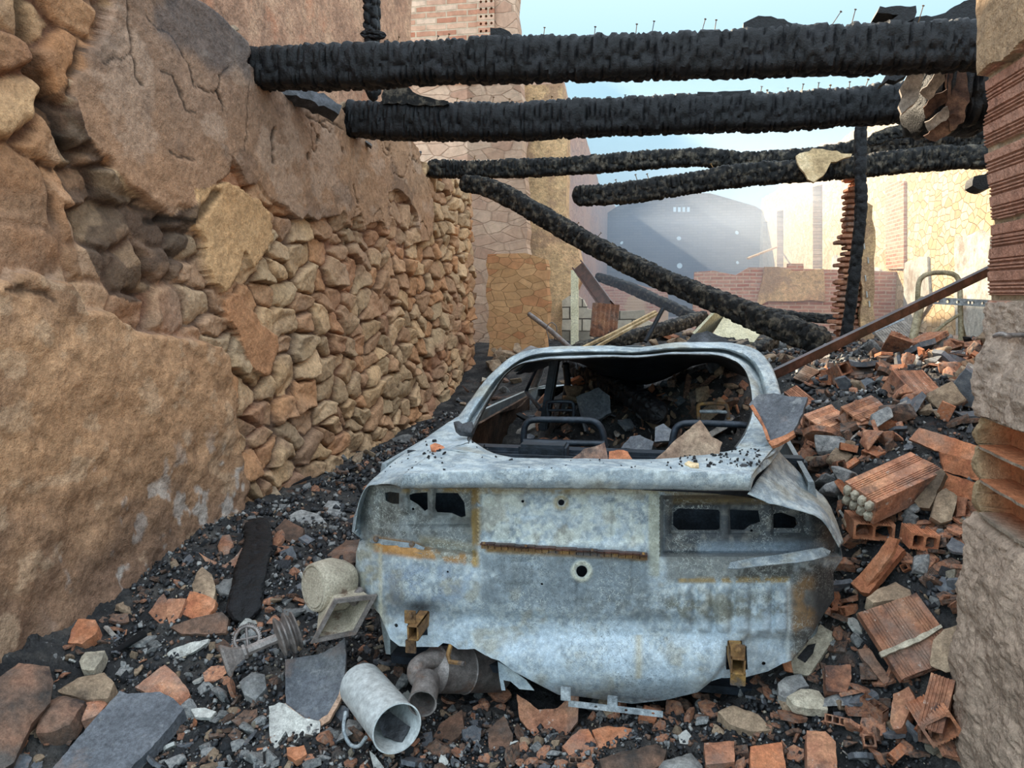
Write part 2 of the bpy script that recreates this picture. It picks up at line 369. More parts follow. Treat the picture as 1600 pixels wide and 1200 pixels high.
M['sootclay'] = mat_rock('sooted_clay', [L_('#4c4e52'), L_('#65676c'), L_('#7e7e7e')], scale=5, vary=.15, rough=.75, fine=60, spots=[(L_('#8a7468'), 3, .56, .68, .7), (L_('#9a9a98'), 16, .6, .68, .5)])
M['grey'] = mat_rock('grey_rubble', [L_('#5a5a5a'), L_('#7d7c7a'), L_('#a09c96')], scale=7, vary=.35, spots=[(L_('#2a2a2c'), 5, .55, .7, .8)])
M['tanstone'] = mat_rock('tan_stone', [L_('#6c5b4c'), L_('#907a64'), L_('#ab957c')], scale=6, vary=.3, spots=[(L_('#4a4038'), 4, .58, .7, .7)])
M['coal'] = mat_rock('charcoal', [L_('#121214'), L_('#2a2b2e'), L_('#4a4b50')], scale=12, vary=.4, rough=.55, spec=.5, bump=.8)
M['ash'] = mat_rock('ash_ground', [L_('#1b1b1d'), L_('#353434'), L_('#5a5550')], scale=5, fine=60, vary=0, bump=1, bdist=.02, spots=[(L_('#6a4a3a'), 3, .6, .7, .5), (L_('#8a8884'), 38, .62, .68, .8)])
M['mortar'] = mat_rock('mortar', [L_('#8e8474'), L_('#aea28e'), L_('#c8bca6')], scale=9, vary=.1, bump=1)
M['white'] = mat_rock('white_glaze', [L_('#8f8d88'), L_('#b0ada6'), L_('#c4c1b8')], scale=4, vary=.05, rough=.45, bump=.2, spots=[(L_('#5c564e'), 5, .62, .68, .9)])
M['rust'] = mat_rock('rusty_steel', [L_('#4a3626'), L_('#7d5c38'), L_('#a07c46')], scale=12, vary=.15, rough=.8, spec=.4, spots=[(L_('#4e4e50'), 9, .5, .6, .8)])
M['steel'] = mat_rock('scorched_steel', [L_('#5c5552'), L_('#7c736e'), L_('#9a908a')], scale=8, vary=.1, rough=.5, metal=.4, spec=.5, bump=.25, spots=[(L_('#7a5236'), 6, .55, .66, .7)])
M['darksteel'] = mat_rock('blackened_steel', [L_('#14171c'), L_('#242a32'), L_('#3a424c')], scale=8, vary=.1, rough=.5, metal=.3, spec=.5, bump=.3)
M['galv'] = mat_rock('grey_steel', [L_('#70767a'), L_('#9aa0a3'), L_('#b8bcbc')], scale=10, vary=.05, rough=.55, metal=.2, bump=.2)
M['beige'] = mat_rock('beige_paint', [L_('#948876'), L_('#b3a793'), L_('#c6baa6')], scale=6, vary=.05, rough=.7, fine=120, bump=.6, spots=[(L_('#6c5242'), 9, .58, .64, .8)])
M['wood'] = mat_rock('pale_wood', [L_('#8c7454'), L_('#b89c74'), L_('#d8c09a')], scale=6, vary=.15, rough=.8, bump=.4)
M['enamel'] = mat_rock('white_enamel', [L_('#b4b8b8'), L_('#c6c9c7'), L_('#d2d3cf')], scale=3, vary=0, rough=.35, amp=.2, bump=.1, spots=[(L_('#5c5652'), 7, .66, .69, .9)])
M['tanmetal'] = mat_rock('tan_metal', [L_('#7d725c'), L_('#a39678'), L_('#bcb094')], scale=10, vary=.05, rough=.5, bump=.2)
M['brownbar'] = mat_rock('brown_steel', [L_('#22120f'), L_('#3c2119'), L_('#5c382c')], scale=12, vary=.1, rough=.35, spec=.6, bump=.2)
M['plaster'] = mat_rock('pale_plaster', [L_('#b0a28c'), L_('#c8bba4'), L_('#dbd0bb')], scale=3, vary=.05, bump=.6)
M['blocks'] = mat_masonry('grey_block', [L_('#7c7466'), L_('#a29888'), L_('#c0b4a0')], L_('#5a5248'), .42, .2, msize=.012)
# ================================================================ the left wall
XL = -2.7
def wallcoords(poly, X=XL):
    out = []
    for (u, v) in poly:
        p = PX(u, v, X); out.append((math.log(p.y)*3.0, p.z))
    return out
UP = [(190,-60),(330,-60),(380,60),(380,104),(420,135),(470,150),(530,165),(535,212),(640,215),(655,260),(668,296),(674,345),(668,375),(652,372),(648,345),(630,305),(612,291),(603,296),(604,330),(606,355),(585,345),(560,357),(556,340),(540,345),(530,330),(505,338),(492,352),(470,335),(455,340),(420,312),(400,290),(372,288),(352,240),(348,280),(330,290),(300,308),(295,325),(270,322),(255,340),(240,320),(215,300),(170,268),(140,240),(112,205),(100,180),(105,120),(130,80),(150,60)]
LO = [(-60,445),(30,430),(62,425),(82,440),(110,470),(150,490),(200,515),(240,530),(300,540),(335,560),(350,620),(352,690),(372,760),(345,835),(300,880),(170,960),(60,1020),(-80,1180)]
P3_ = [(295,300),(345,290),(372,300),(415,330),(420,380),(395,420),(380,400),(350,455),(320,420),(310,380),(290,350)]
P4_ = [(345,460),(372,470),(395,500),(428,520),(430,560),(415,590),(390,570),(370,530),(350,500)]
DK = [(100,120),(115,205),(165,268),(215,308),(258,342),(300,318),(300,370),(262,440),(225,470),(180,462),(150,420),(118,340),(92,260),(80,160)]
BIG = [(-80,-80),(190,-60),(150,60),(100,130),(100,200),(60,260),(100,330),(130,440),(60,420),(-80,440)]
def build_left_wall():
    nc, nr = 950, 330
    ys = np.exp(np.linspace(math.log(1.15), math.log(11.2), nc)); 
    topline = [(PX(u, v, XL).y, PX(u, v, XL).z) for (u, v) in [(330,20),(378,70),(400,128),(450,140),(500,150),(535,180),(540,212),(630,214),(652,238),(675,270),(700,278),(728,285),(745,300),(765,330)]]
    ty = np.array([1.0, 3.0]+[p[0] for p in topline]+[11.5]); tz = np.array([3.55, 3.3]+[p[1] for p in topline]+[topline[-1][1]-.2])
    o = np.argsort(ty); top = np.interp(ys, ty[o], tz[o])+.05*(fbm(ys*4, ys*0, 3)-.5)
    Yg, Tg = np.meshgrid(ys, np.linspace(0, 1, nr)); Zg = -.35+(top[None, :]+.35)*Tg
    lx = np.log(Yg)*3.0
    # ragged borders of the plaster
    wx = lx+(fbm(lx*9, Zg*9, 3, 1)-.5)*.08; wz = Zg+(fbm(lx*7+7, Zg*6, 3, 2)-.5)*.14
    def msk(poly): return inpoly(wx, wz, wallcoords(poly))
    up, lo, p3, p4, dk, big = [msk(p) for p in (UP, LO, P3_, P4_, DK, BIG)]
    # stone field; larger stones near the camera
    nearf = 1-sstep(3.2, 4.6, Yg)
    sy = np.where(Yg > 0, 3.1, 1)*1.0; wob = (fbm(Yg*1.5, Zg*1.5, 3, 3)-.5)
    sA = voro(Yg*3.3+wob*.6, Zg*5.4+wob*1.1+.35*fbm(Yg*5, Zg*5, 2, 1), .8, 5)
    sB = voro(Yg*2.3+wob*.5, Zg*3.1+wob+.5*fbm(Yg*4, Zg*4, 2, 1), .8, 31)
    useB = (Yg < 3.15) | big
    F1, ED, Hs, OX, OY, H2 = [np.where(useB[..., None] if a.ndim == 3 else useB, b, a) for a, b in zip(sA, sB)]
    ED = ED+(fbm(Yg*14, Zg*14, 3, 2)-.5)*.16
    stone = sstep(.02, .20, ED)
    hgt = .040*(stone**.6)*(.7+.6*Hs[..., 2])+.05*(OX*(H2[..., 0]-.5)+OY*(H2[..., 1]-.5))*2*stone+.05*(Hs[..., 3]-.5)*stone
    hgt += .030*(fbm(Yg*9, Zg*9, 4)-.5)+.014*(fbm(Yg*32, Zg*32, 3)-.5)
    # angular facets on each stone
    hgt += stone*.022*np.abs(np.sin((OX*np.cos(H2[..., 2]*6)+OY*np.sin(H2[..., 2]*6))*3.0+H2[..., 3]*6))
    # smeared mortar over parts of the stonework
    sm_ = sstep(.60, .70, fbm(Yg*1.6+3, Zg*2.2, 4, 2))*(Yg < 5.2)
    hgt = hgt*(1-.65*sm_)+.045*sm_
    depth = .05*sstep(3.0, 3.5, Yg)
    # colours
    ca = np.array([L_('#c8a27a'), L_('#b98f6c'), L_('#b49674'), L_('#c08e66'), L_('#ac8464'), L_('#cca882'), L_('#b69674')])
    idx = (Hs[..., 0]*6.99).astype(int); col = ca[idx]*(.84+.28*Hs[..., 1])[..., None]
    mort = L_('#74513b')*(.5+.5*fbm(Yg*8, Zg*8, 3))[..., None]
    k = sstep(.03, .13, ED)[..., None]; col = mort*(1-k)+col*k
    smc = L_('#a17c60')*(.8+.4*fbm(Yg*10, Zg*10, 3, 1))[..., None]; col = col*(1-.8*sm_[..., None])+smc*.8*sm_[..., None]
    redd = sstep(.5, .7, fbm(Yg*1.1+9, Zg*1.3, 3, 1))[..., None]*.45; col = col*(1-redd)+L_('#a6735a')*redd
    # grey weathering of the stones low down and near
    gr = (sstep(.45, .65, fbm(Yg*2.2+5, Zg*3, 3, 3))*(1-sstep(4.5, 8, Yg)))[..., None]*.25; col = col*(1-gr)+L_('#94877a')*gr
    def over(m, h, c, rgh=.012, sc=14):
        nonlocal hgt, col
        hgt = np.where(m, h+rgh*2*(fbm(Yg*sc, Zg*sc, 4, 2)-.5)+.03*(fbm(Yg*2, Zg*2, 2)-.5), hgt); col = np.where(m[..., None], c, col)
    over(big & (sm_ > 2), 0, col)
    f1 = fbm(Yg*2.2, Zg*2.2, 5, 1)[..., None]; f2 = fbm(Yg*16, Zg*16, 4, 2)[..., None]; pal = sstep(.56, .66, fbm(Yg*3+8, Zg*5, 4, 2))[..., None]
    upc = L_('#9c765a')*(1-f1)+L_('#bb906e')*f1
    soot = (sstep(.0, 1.0, (Zg-1.9+.5*(f1[..., 0]-.5)*2)/1.1)*(1-sstep(5.0, 7.0, Yg)))[..., None]*.5
    upc = upc*(1-soot)+L_('#74635a')*soot; upc = upc*(.80+.38*f2)
    upc = upc*(1-.35*pal)+L_('#c4a892')*.35*pal; dkp = sstep(.58, .68, fbm(Yg*2.1, Zg*3.3+9, 5, 0))[..., None]; upc = upc*(1-.4*dkp)+L_('#5e4c42')*.4*dkp
    # cracks
    c1 = np.abs(fbm(Yg*1.8+2, Zg*1.5, 4, 3)-.5); crk = (c1 < .006) & (fbm(Yg*1.2, Zg*1.2+4, 2) > .48)
    upc = np.where(crk[..., None], upc*.35, upc)
    over(up, .105, upc, .010, 12); hgt = np.where(up & crk, hgt-.02, hgt)
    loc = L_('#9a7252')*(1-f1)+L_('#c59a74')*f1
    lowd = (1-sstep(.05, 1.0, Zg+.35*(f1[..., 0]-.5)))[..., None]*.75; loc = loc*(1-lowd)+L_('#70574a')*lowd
    # lime and salt blooms near the foot of the wall
    bl = sstep(.60, .68, fbm(Yg*9, Zg*7, 4, 3))*(1-sstep(.15, .55, np.abs(Zg-.35)))*sstep(2.7, 3.1, Yg)
    loc = loc*(1-.6*bl[..., None])+L_('#c8c0b8')*.6*bl[..., None]; loc = loc*(.68+.62*f2)
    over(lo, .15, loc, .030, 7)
    rb = np.where(lo, sstep(.35, .0, Zg)*.12*(fbm(Yg*4, Zg*4, 3, 1)-.3), 0); hgt = hgt+rb
    over(p3, .10, (L_('#bd9064')*(1-f1)+L_('#d8ae80')*f1)*(.75+.5*f2), .016, 6)
    over(p4, .09, (L_('#a87450')*(1-f1)+L_('#c49068')*f1)*(.75+.5*f2), .014, 7)
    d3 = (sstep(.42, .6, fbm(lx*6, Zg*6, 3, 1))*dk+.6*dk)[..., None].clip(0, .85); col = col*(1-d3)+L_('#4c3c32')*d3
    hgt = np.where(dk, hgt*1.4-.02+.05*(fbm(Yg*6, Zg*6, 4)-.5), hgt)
    near = (big & ~up)[..., None]; col = np.where(near, col*.78*np.array([1.06, .97, .88]), col)
    # cracks, and the deep dark gap beside the corner stones
    def pline(pts):
        q = wallcoords(pts); d = np.full(lx.shape, 9.)
        ax_, az_ = lx+(fbm(lx*14, Zg*14, 3, 0)-.5)*.05, Zg+(fbm(lx*14+5, Zg*14, 3, 3)-.5)*.05
        for (a, b), (c, e) in zip(q, q[1:]):
            L2 = (c-a)**2+(e-b)**2+1e-9; t = np.clip(((ax_-a)*(c-a)+(az_-b)*(e-b))/L2, 0, 1); d = np.minimum(d, np.hypot(ax_-a-t*(c-a), az_-b-t*(e-b)))
        return d
    for pts, w_, dp in (([(185,-20),(190,30),(196,60),(195,92),(203,118),(213,132)], .009, .02), ([(148,98),(165,94),(185,90),(196,84)], .006, .01), ([(243,117),(262,122),(270,140),(272,155),(282,172),(296,174)], .007, .01), ([(218,22),(235,45),(258,56),(276,84),(287,105),(290,132),(312,140),(330,141),(338,165)], .005, .01), ([(345,104),(333,120),(330,140),(337,170)], .005, .01), ([(379,130),(376,170),(374,240)], .004, .005), ([(470,182),(490,190),(505,188),(530,204)], .007, .01), ([(420,200),(415,218),(418,240),(422,256)], .010, .02), ([(105,122),(118,88),(130,66)], .014, .03), ([(545,288),(548,305),(552,318)], .010, .02), ([(255,240),(275,246),(293,254)], .007, .01),
        ([(50,-40),(48,30),(56,90),(72,120),(80,170),(92,205),(106,238)], .035, .06), ([(60,470),(30,455),(-20,450)], .012, .02), ([(232,345),(300,345),(330,300)], .02, .02)):
        d = pline(pts); k = (1-sstep(w_*.5, w_*1.5, d)); col = col*(1-.72*k[..., None]); hgt = hgt-dp*k
    # soot blown over the top of the render
    st_ = inpoly(lx+(fbm(lx*5, Zg*5, 4, 1)-.5)*.35, Zg+(fbm(lx*5, Zg*5, 4, 2)-.5)*.35, wallcoords([(205,-80),(330,-60),(384,60),(384,118),(340,112),(300,84),(262,66),(232,36)])).astype(float)
    for _ in range(10): st_[1:-1, 1:-1] = (st_[:-2, 1:-1]+st_[2:, 1:-1]+st_[1:-1, :-2]+st_[1:-1, 2:]+st_[1:-1, 1:-1])/5
    col = col*(1-.6*st_[..., None])+L_('#4c4b4e')*.6*st_[..., None]
    dd = sstep(.57, .67, fbm(Yg*1.9+4, Zg*2.2+2, 5, 0))*lo; col = col*(1-.45*dd[..., None])+L_('#6b5242')*.45*dd[..., None]
    pl2 = (sstep(.60, .68, fbm(Yg*7, Zg*9+2, 4, 1))*lo)[..., None]; col = col*(1-.35*pl2)+L_('#c9ab8c')*.35*pl2
    for _ in range(2):
        q = hgt.copy(); q[1:-1, 1:-1] = (hgt[1:-1, 1:-1]*2+hgt[:-2, 1:-1]+hgt[2:, 1:-1]+hgt[1:-1, :-2]+hgt[1:-1, 2:])/6; hgt = np.where((Yg < 4.2), q, hgt)
    hgt = hgt+.008*(fbm(Yg*60, Zg*60, 3)-.5)
    X = XL-.06+hgt+depth*0
    # give the wall a top and a back
    V = np.stack([X, Yg, Zg], -1)
    b = V[-1:].copy(); 
    tops = [b.copy() for _ in range(3)]
    for q, t_ in enumerate(tops): t_[..., 0] = XL-.15-.17*q; t_[..., 2] += .03*(fbm(ys*6+q*3, ys*0+q, 3)-.5)[None, :, ]
    bk = tops[-1].copy(); bk[..., 2] = -.35
    tc = np.repeat((L_('#6a5a4c')*(.6+.8*fbm(ys*8, ys*0, 3))[:, None])[None], 4, 0)
    V = np.concatenate([V]+tops+[bk], 0); C = np.concatenate([col, tc], 0)
    e0 = V[:, -1:].copy(); e0[..., 0] = XL-.6
    V = np.concatenate([V, e0], 1); C = np.concatenate([C, C[:, -1:]], 1)
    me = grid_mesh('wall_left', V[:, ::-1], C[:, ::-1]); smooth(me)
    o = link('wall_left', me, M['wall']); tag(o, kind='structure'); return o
build_left_wall()
def wall(name, outline, holes, fn, thick, mat, step=None, colfn=None, ragged=None, seed=0):
    if ragged: outline = rough(outline, *ragged, seed=seed)
    o = plate(name, outline, holes, fn, thick, mat, step=step, colfn=colfn, sm=40 if step else None); tag(o, kind='structure'); return o
def fX(X):   # outline in (Y, z) on the plane x = X
    return lambda a, b: np.stack([np.full(len(a), X), a, b], -1)
def fY(Y): return lambda a, b: np.stack([a, np.full(len(a), Y), b], -1)
def toX(pts, X): return [(PX(u, v, X).y, PX(u, v, X).z) for u, v in pts]
def toY(pts, Y): return [(P(u, v, Y).x, P(u, v, Y).z) for u, v in pts]
M['redplaster'] = mat_rock('red_brown_render', [L_('#94705a'), L_('#b38a70'), L_('#c9a284')], scale=1.6, fine=14, vary=0, bump=.8, bdist=.03, spots=[(L_('#5a463c'), 1.3, .56, .66, .7), (L_('#c87850'), 1.1, .60, .72, .6)])
M['brick_l'] = mat_masonry('red_brick_old', [L_('#b07860'), L_('#c49a80'), L_('#d6b8a0'), L_('#a87058')], L_('#bfa890'), .34, .095, msize=.014)
M['stone_y'] = mat_masonry('rubble_yellow_x', [L_('#b89a70'), L_('#ccb088'), L_('#d6c09c'), L_('#b09470')], L_('#a88c68'), .26, .15, axis='yz', msize=.035, stone=True, bump=.8)
M['stone_fx'] = mat_masonry('rubble_pink_x', [L_('#b48a74'), L_('#c8a48a'), L_('#a88470')], L_('#a07e6a'), .4, .2, axis='yz', msize=.04, stone=True, plaster=(L_('#c49c80'), .35, .55))
M['stone_fy'] = mat_masonry('rubble_pink_y', [L_('#b8947c'), L_('#cdb098'), L_('#b08a74')], L_('#b3957f'), .34, .15, msize=.035, stone=True)
M['brick_g'] = mat_masonry('dark_brick_gable', [L_('#5e554e'), L_('#746a60'), L_('#4e4640')], L_('#3e3832'), .5, .14, msize=.02)
M['brick_m'] = mat_masonry('red_brick_mid', [L_('#b07a60'), L_('#c4927a'), L_('#a86a52')], L_('#c8ac94'), .30, .085, msize=.014, plaster=(L_('#c9ac8c'), .5, .60))
M['brick_mx'] = mat_masonry('red_brick_mid_x', [L_('#b07a60'), L_('#c4927a'), L_('#a86a52')], L_('#c8ac94'), .30, .085, axis='yz', msize=.014)
# render-covered wall rising behind the left wall
wall('wall_left_upper', [(2.0, 2.4), (9.5, 2.4), (9.6, 4.2), (9.7, 5.8), (2.0, 5.8)], [], fX(-3.12), (-.35, 0, 0), M['redplaster'], ragged=(.05, .3))
# cross wall of brick above stone, with its quoin
B1 = toY([(560,-60),(806,-60),(806,60),(812,122),(818,240),(824,400),(828,620),(560,620)], 12.4)
wall('wall_cross_brick', B1, [], fY(12.4), (0, .4, 0), M['stone_fy'], ragged=(.03, .2))
# upper part is thin brick: own course in front
B2 = toY([(590,-60),(745,-60),(745,130),(590,130)], 12.36)
wall('wall_cross_brickwork', B2, [], fY(12.36), (0, .05, 0), M['brick_l'])
bm_ = toY([(745,-60),(772,-60),(772,84),(745,84)], 12.34)
hol = []
for r in range(26):
    for c in range(3):
        z = bm_[1][1]-.25-r*.11; 
        if z > bm_[2][1]+.05: hol.append(circ((bm_[0][0]+.06+c*.085, z), .022, 8))
wall('wall_cross_perforated_brick', bm_, hol, fY(12.34), (0, .05, 0), M['brick_l'])
# the long tall wall on the left, beyond the cross wall, dropping in steps
TL = toX([(822,118),(878,119),(905,205),(915,215),(940,300),(962,322)], -2.95)
wall('wall_left_far', [(12.8, -.3), (12.8, TL[0][1])]+TL[1:]+[(44, -.3)], [], fX(-2.95), (-.5, 0, 0), M['stone_fx'], ragged=(.06, .5), seed=3)
# its end facing us: plaster over blocks, buttressed
q = toY([(815,122),(878,122),(880,210),(884,330),(905,420),(880,540),(770,540),(770,400),(820,395)], 12.9)
M['warmplaster'] = mat_rock('warm_render', [L_('#b8946c'), L_('#d0ac80'), L_('#c89e78')], scale=1.8, fine=12, vary=0, bump=.8, bdist=.03, spots=[(L_('#9a7a62'), 1.6, .52, .6, .7)])
wall('wall_buttress', rough(q, .04, .2, 4), [], fY(13.2), (0, .5, 0), M['warmplaster'])
q = toY([(762,398),(820,398),(850,405),(856,440),(852,560),(762,620)], 11.4)
wall('wall_end_pier', rough(q, .03, .15, 5), [], fY(11.4), (0, .35, 0), mat_masonry('pier_stone', [L_('#b48a60'), L_('#c89c70'), L_('#b47a54')], L_('#9c7854'), .2, .10, msize=.02, stone=True))
# far gable in the smoke with holes through it
G = toY([(930,620),(930,345),(965,322),(1000,306),(1050,300),(1110,302),(1180,322),(1240,360),(1240,620)], 44)
gh = [circ(toY([c], 44)[0], r, 9) for c, r in (((971,379),.10), ((1061,372),.13), ((1062,415),.16), ((1152,363),.12), ((1153,410),.10), ((1065,463),.10))]
for k in range(4):
    x0 = 1052+k*7.2; a = toY([(x0, 322), (x0+4.6, 322), (x0+4.6, 331), (x0, 331)], 44); gh.append(a)
wall('wall_gable_far', G, gh, fY(44), (0, .5, 0), M['brick_g'])
# sunlit long wall on the right with tall slots
XR = 5.3
TR = toX([(1172,328),(1210,300),(1250,262),(1282,226),(1300,228),(1350,196)], XR)
slots = [toX([(a, t), (b, t2), (b, 420), (a, 420)], XR) for a, b, t, t2 in ((1192, 1199, 348, 346), (1214, 1224, 330, 328), (1270, 1285, 292, 288))]
TRo = [(44, -.3), (44, TR[0][1])]+TR[1:]+[(13.5, 4.4), (11, 4.2), (8.0, 3.6), (8.0, -.3)]
wall('wall_right_far', TRo, [[(y, z) for y, z in s] for s in slots], fX(XR), (.45, 0, 0), M['stone_y'], ragged=(.06, .4), seed=8)
M['brownplaster'] = M['warmplaster']
for s in slots:   # bricked up recess behind each slot
    ys_ = [p[0] for p in s]; zs_ = [p[1] for p in s]
    o = MB().box((XR+.36, (min(ys_)+max(ys_))/2, (min(zs_)+max(zs_))/2), (.1, max(ys_)-min(ys_)+.2, max(zs_)-min(zs_)+.2)).build('wall_slot_infill', M['brick_mx']); tag(o, kind='structure')
q = toX([(1383,285),(1384,420),(1412,420),(1412,283)], XR-.06)
wall('wall_right_pilaster', q, [], fX(XR-.06), (.1, 0, 0), M['brick_mx'])
# grey render left on the foot of that wall
M['greyplaster'] = mat_rock('grey_render', [L_('#8d8a80'), L_('#b0ab9e'), L_('#c5bfb0')], scale=2.5, vary=.05, fine=14, bump=.7, spots=[(L_('#857260'), 1.5, .55, .65, .8)])
for k, pts in enumerate(([(1412,408),(1450,400),(1452,470),(1410,560)], [(1492,372),(1530,362),(1548,370),(1548,560),(1492,560)], [(1300,400),(1390,425),(1400,560),(1290,560)])):
    wall('wall_right_render', toX(pts, XR-.05), [], fX(XR-.05), (.08, 0, 0), M['greyplaster'], ragged=(.06, .25), seed=20+k)
# low cross walls in the middle distance
q = toY([(1080,560),(1085,425),(1115,423),(1150,430),(1170,418),(1232,418),(1232,412),(1255,412),(1256,420),(1420,425),(1420,560)], 19)
wall('wall_low_mid', q, [], fY(19), (0, .25, 0), M['brick_m'])
q = toY([(1195,420),(1285,420),(1290,470),(1200,470),(1180,480)], 18.9)
wall('wall_low_mid_render', q, [], fY(18.93), (0, .08, 0), M['warmplaster'], ragged=(.05, .3), seed=2)
q = toY([(930,560),(930,440),(985,440),(1010,450),(1044,455),(1044,560)], 24)
wall('wall_low_far', q, [], fY(24), (0, .25, 0), M['brick_m'], ragged=(.04, .3), seed=6)
q = toY([(878,560),(878,470),(895,458),(912,468),(918,483),(970,486),(1008,484),(1008,500),(1042,512),(1060,560)], 13.0)
wall('wall_low_block', q, [], fY(13.0), (0, .2, 0), M['blocks'], ragged=(.012, .2), seed=7)

def smoke():
    o = MB().box((1.2, 28.0, 2.5), (8.6, 31.2, 6.0)).build('smoke', None); m = bpy.data.materials.new('smoke'); m.use_nodes = True; t = m.node_tree; t.nodes.clear()
    out = t.nodes.new('ShaderNodeOutputMaterial'); v = t.nodes.new('ShaderNodeVolumePrincipled'); v.inputs['Color'].default_value = (.80, .88, 1, 1); v.inputs['Anisotropy'].default_value = .3; v.inputs['Density'].default_value = .032
    t.links.new(v.outputs[0], out.inputs['Volume']); o.data.materials.append(m); tag(o, 'pale blue smoke drifting in the far end of the ruin', 'smoke', kind='stuff')
smoke()
# ================================================================ the broken jamb on the right
XJ = 1.02
def build_jamb():
    edge = [(1533,-40,0),(1535,40,0),(1537,100,0),(1541,150,0),(1545,165,0),(1536,190,0),(1537,240,0),(1545,300,0),(1549,360,0),(1543,420,0),(1542,530,0),(1528,560,.03),(1518,600,.05),(1524,650,.04),(1520,700,.03),(1524,750,.03),(1524,800,.02),(1508,815,.05),(1500,870,.07),(1492,930,.09),(1490,1000,.09),(1484,1080,.1),(1486,1200,.1),(1486,1400,.1)]
    es = [(PX(u, v, XJ-b), b) for u, v, b in edge]
    ez = np.array([p.z for p, b in es])[::-1]; ey = np.array([p.y for p, b in es])[::-1]; eb = np.array([b for p, b in es])[::-1]
    nr, nc = 1100, 130
    z = np.linspace(-.35, 3.3, nr); Ye = np.interp(z, ez, ey); B = np.interp(z, ez, eb)
    Ye = Ye+.012*(fbm(z*14, z*0, 3)-.5)
    t = np.linspace(0, 1, nc)[None, :]; Y = 1.2+(Ye[:, None]-1.2)*t; Z = np.repeat(z[:, None], nc, 1); Bb = np.repeat(B[:, None], nc, 1)
    zt = PX(1560, 100, XJ).z; zb = PX(1560, 470, XJ).z; z1 = PX(1560, 655, XJ).z; z2 = PX(1560, 815, XJ).z
    X = XJ-Bb*1.0
    f = fbm(Y*8, Z*8, 4); ff = fbm(Y*30, Z*30, 4, 1); fc = fbm(Y*3, Z*3, 4, 2)
    X = X+.05*(f-.5)*np.where(Z < zb, 1, .25)+.022*(ff-.5)*np.where(Z < zb, 1, .3)+.009*(fbm(Y*90, Z*90, 3, 2)-.5)*(Z < zb)
    a = fbm(Y*5, Z*5, 4, 3)[..., None]
    col = L_('#877567')*(1-a)+L_('#b8a290')*a; col = col*(.7+.6*ff[..., None])
    low = ((Z < z2))[..., None]*.30; col = col*(1-low)+L_('#8a6f58')*low
    top = Z > zt+.02*(f-.5)*3
    col = np.where(top[..., None], (L_('#9a7e62')*(1-a)+L_('#b89a78')*a)*(.75+.5*ff[..., None]), col); X = np.where(top, X-.02, X)
    # hollow brick courses with grooved faces
    zz = (Z-zb); row = np.floor(zz/.235); inrow = zz-row*.235
    jt = inrow < .016+.012*(fbm(Y*12, Z*3, 3)-.3)
    br = (Z > zb+.03*(f-.5)) & (~top) & ~((Y < 2.16) & (Z < zb+.20+.2*(fc-.5)) & (Z > zb-.1))
    g = ((inrow-.02) % .072); groove = (g < .046) & ((g % .0115) < .0045)
    vj = np.abs(((Y+row*.19) % .33)-.02) < .006
    brk = fbm(Y*4, Z*4, 3, 1)[..., None]; bc = (L_('#9c6a56')*(1-brk)+L_('#b58a74')*brk)*(.82+.36*ff[..., None])
    col = np.where((br & ~jt)[..., None], np.where(groove[..., None], bc*.7, bc), col)
    X = np.where(br & ~jt, XJ+np.where(groove, .006, 0)+.004*(ff-.5), X); X = np.where(br & jt, XJ+.012, X)
    col = np.where((br & jt)[..., None], L_('#a08c74')*(.6+.8*ff[..., None]), col)
    # broken bricks showing their chambers
    k = 0; hz = (z1-z2)/3.0; chm = (Z < z1-.0+.03*(fc-.5)) & (Z > z2) & (Y < Ye[:, None]-.04+.03*(fbm(Z*9, Z*0, 2)-.5))
    ph = ((Z-z2) % hz)/hz; shelf = (ph < .13)
    X = np.where(chm & ~shelf, XJ+.055+.01*(fc-.5), X); X = np.where(chm & shelf, XJ-.035+.012*(fbm(Y*20, Z*0+row, 3)-.5), X)
    cc = np.where((ph > .10)[..., None], L_('#b2714c')*(.85+.3*f[..., None]), L_('#8c7c6c')*(.7+.6*ff[..., None])); col = np.where(chm[..., None], cc, col)
    plug = (Z < z1) & (Z > z2) & ~chm; bul = np.sqrt(np.clip(1-((ph-.55)/.5)**2, 0, 1))
    X = np.where(plug, XJ-.02*bul-.015+.02*(ff-.5), X); col = np.where(plug[..., None], (L_('#8e765a')*(1-a)+L_('#ad9472')*a)*(.7+.6*ff[..., None]), col)
    V = np.stack([X, Y, Z], -1)
    e1 = V[:, -1:].copy(); e1[..., 0] += .12; e1[..., 1] += .01*(fbm(z*20, z*0, 2)[:, None]); e2 = e1.copy(); e2[..., 0] += .5; e3 = e2.copy(); e3[..., 1] = 1.2
    V = np.concatenate([V, e1, e2, e3], 1); C = np.concatenate([col, np.repeat(col[:, -1:], 3, 1)], 1)
    me = grid_mesh('wall_right', V, C); autosmooth(me, 35)
    o = link('wall_right', me, M['wall']); tag(o, kind='structure')
build_jamb()
def ring_hook():
    p = PX(1572, 524, XJ-.05); m = MB()
    m.tube([p+Vector((.02*0-.0+.014*math.cos(a)-.01, .035*math.sin(a), .004*math.sin(a*2))) for a in np.linspace(0, 2*math.pi, 22)], .006, 8, cap=False)
    m.tube([p+Vector((-.004, .0, 0)), p+Vector((.07, 0, .002))], .007, 8)
    o = m.build('iron_ring', M['steel'], sm=50); tag(o, 'dark iron tethering ring fixed in the right wall render', 'ring')
ring_hook()
def smallnail():
    p = PX(1523, 975, XJ-.1)
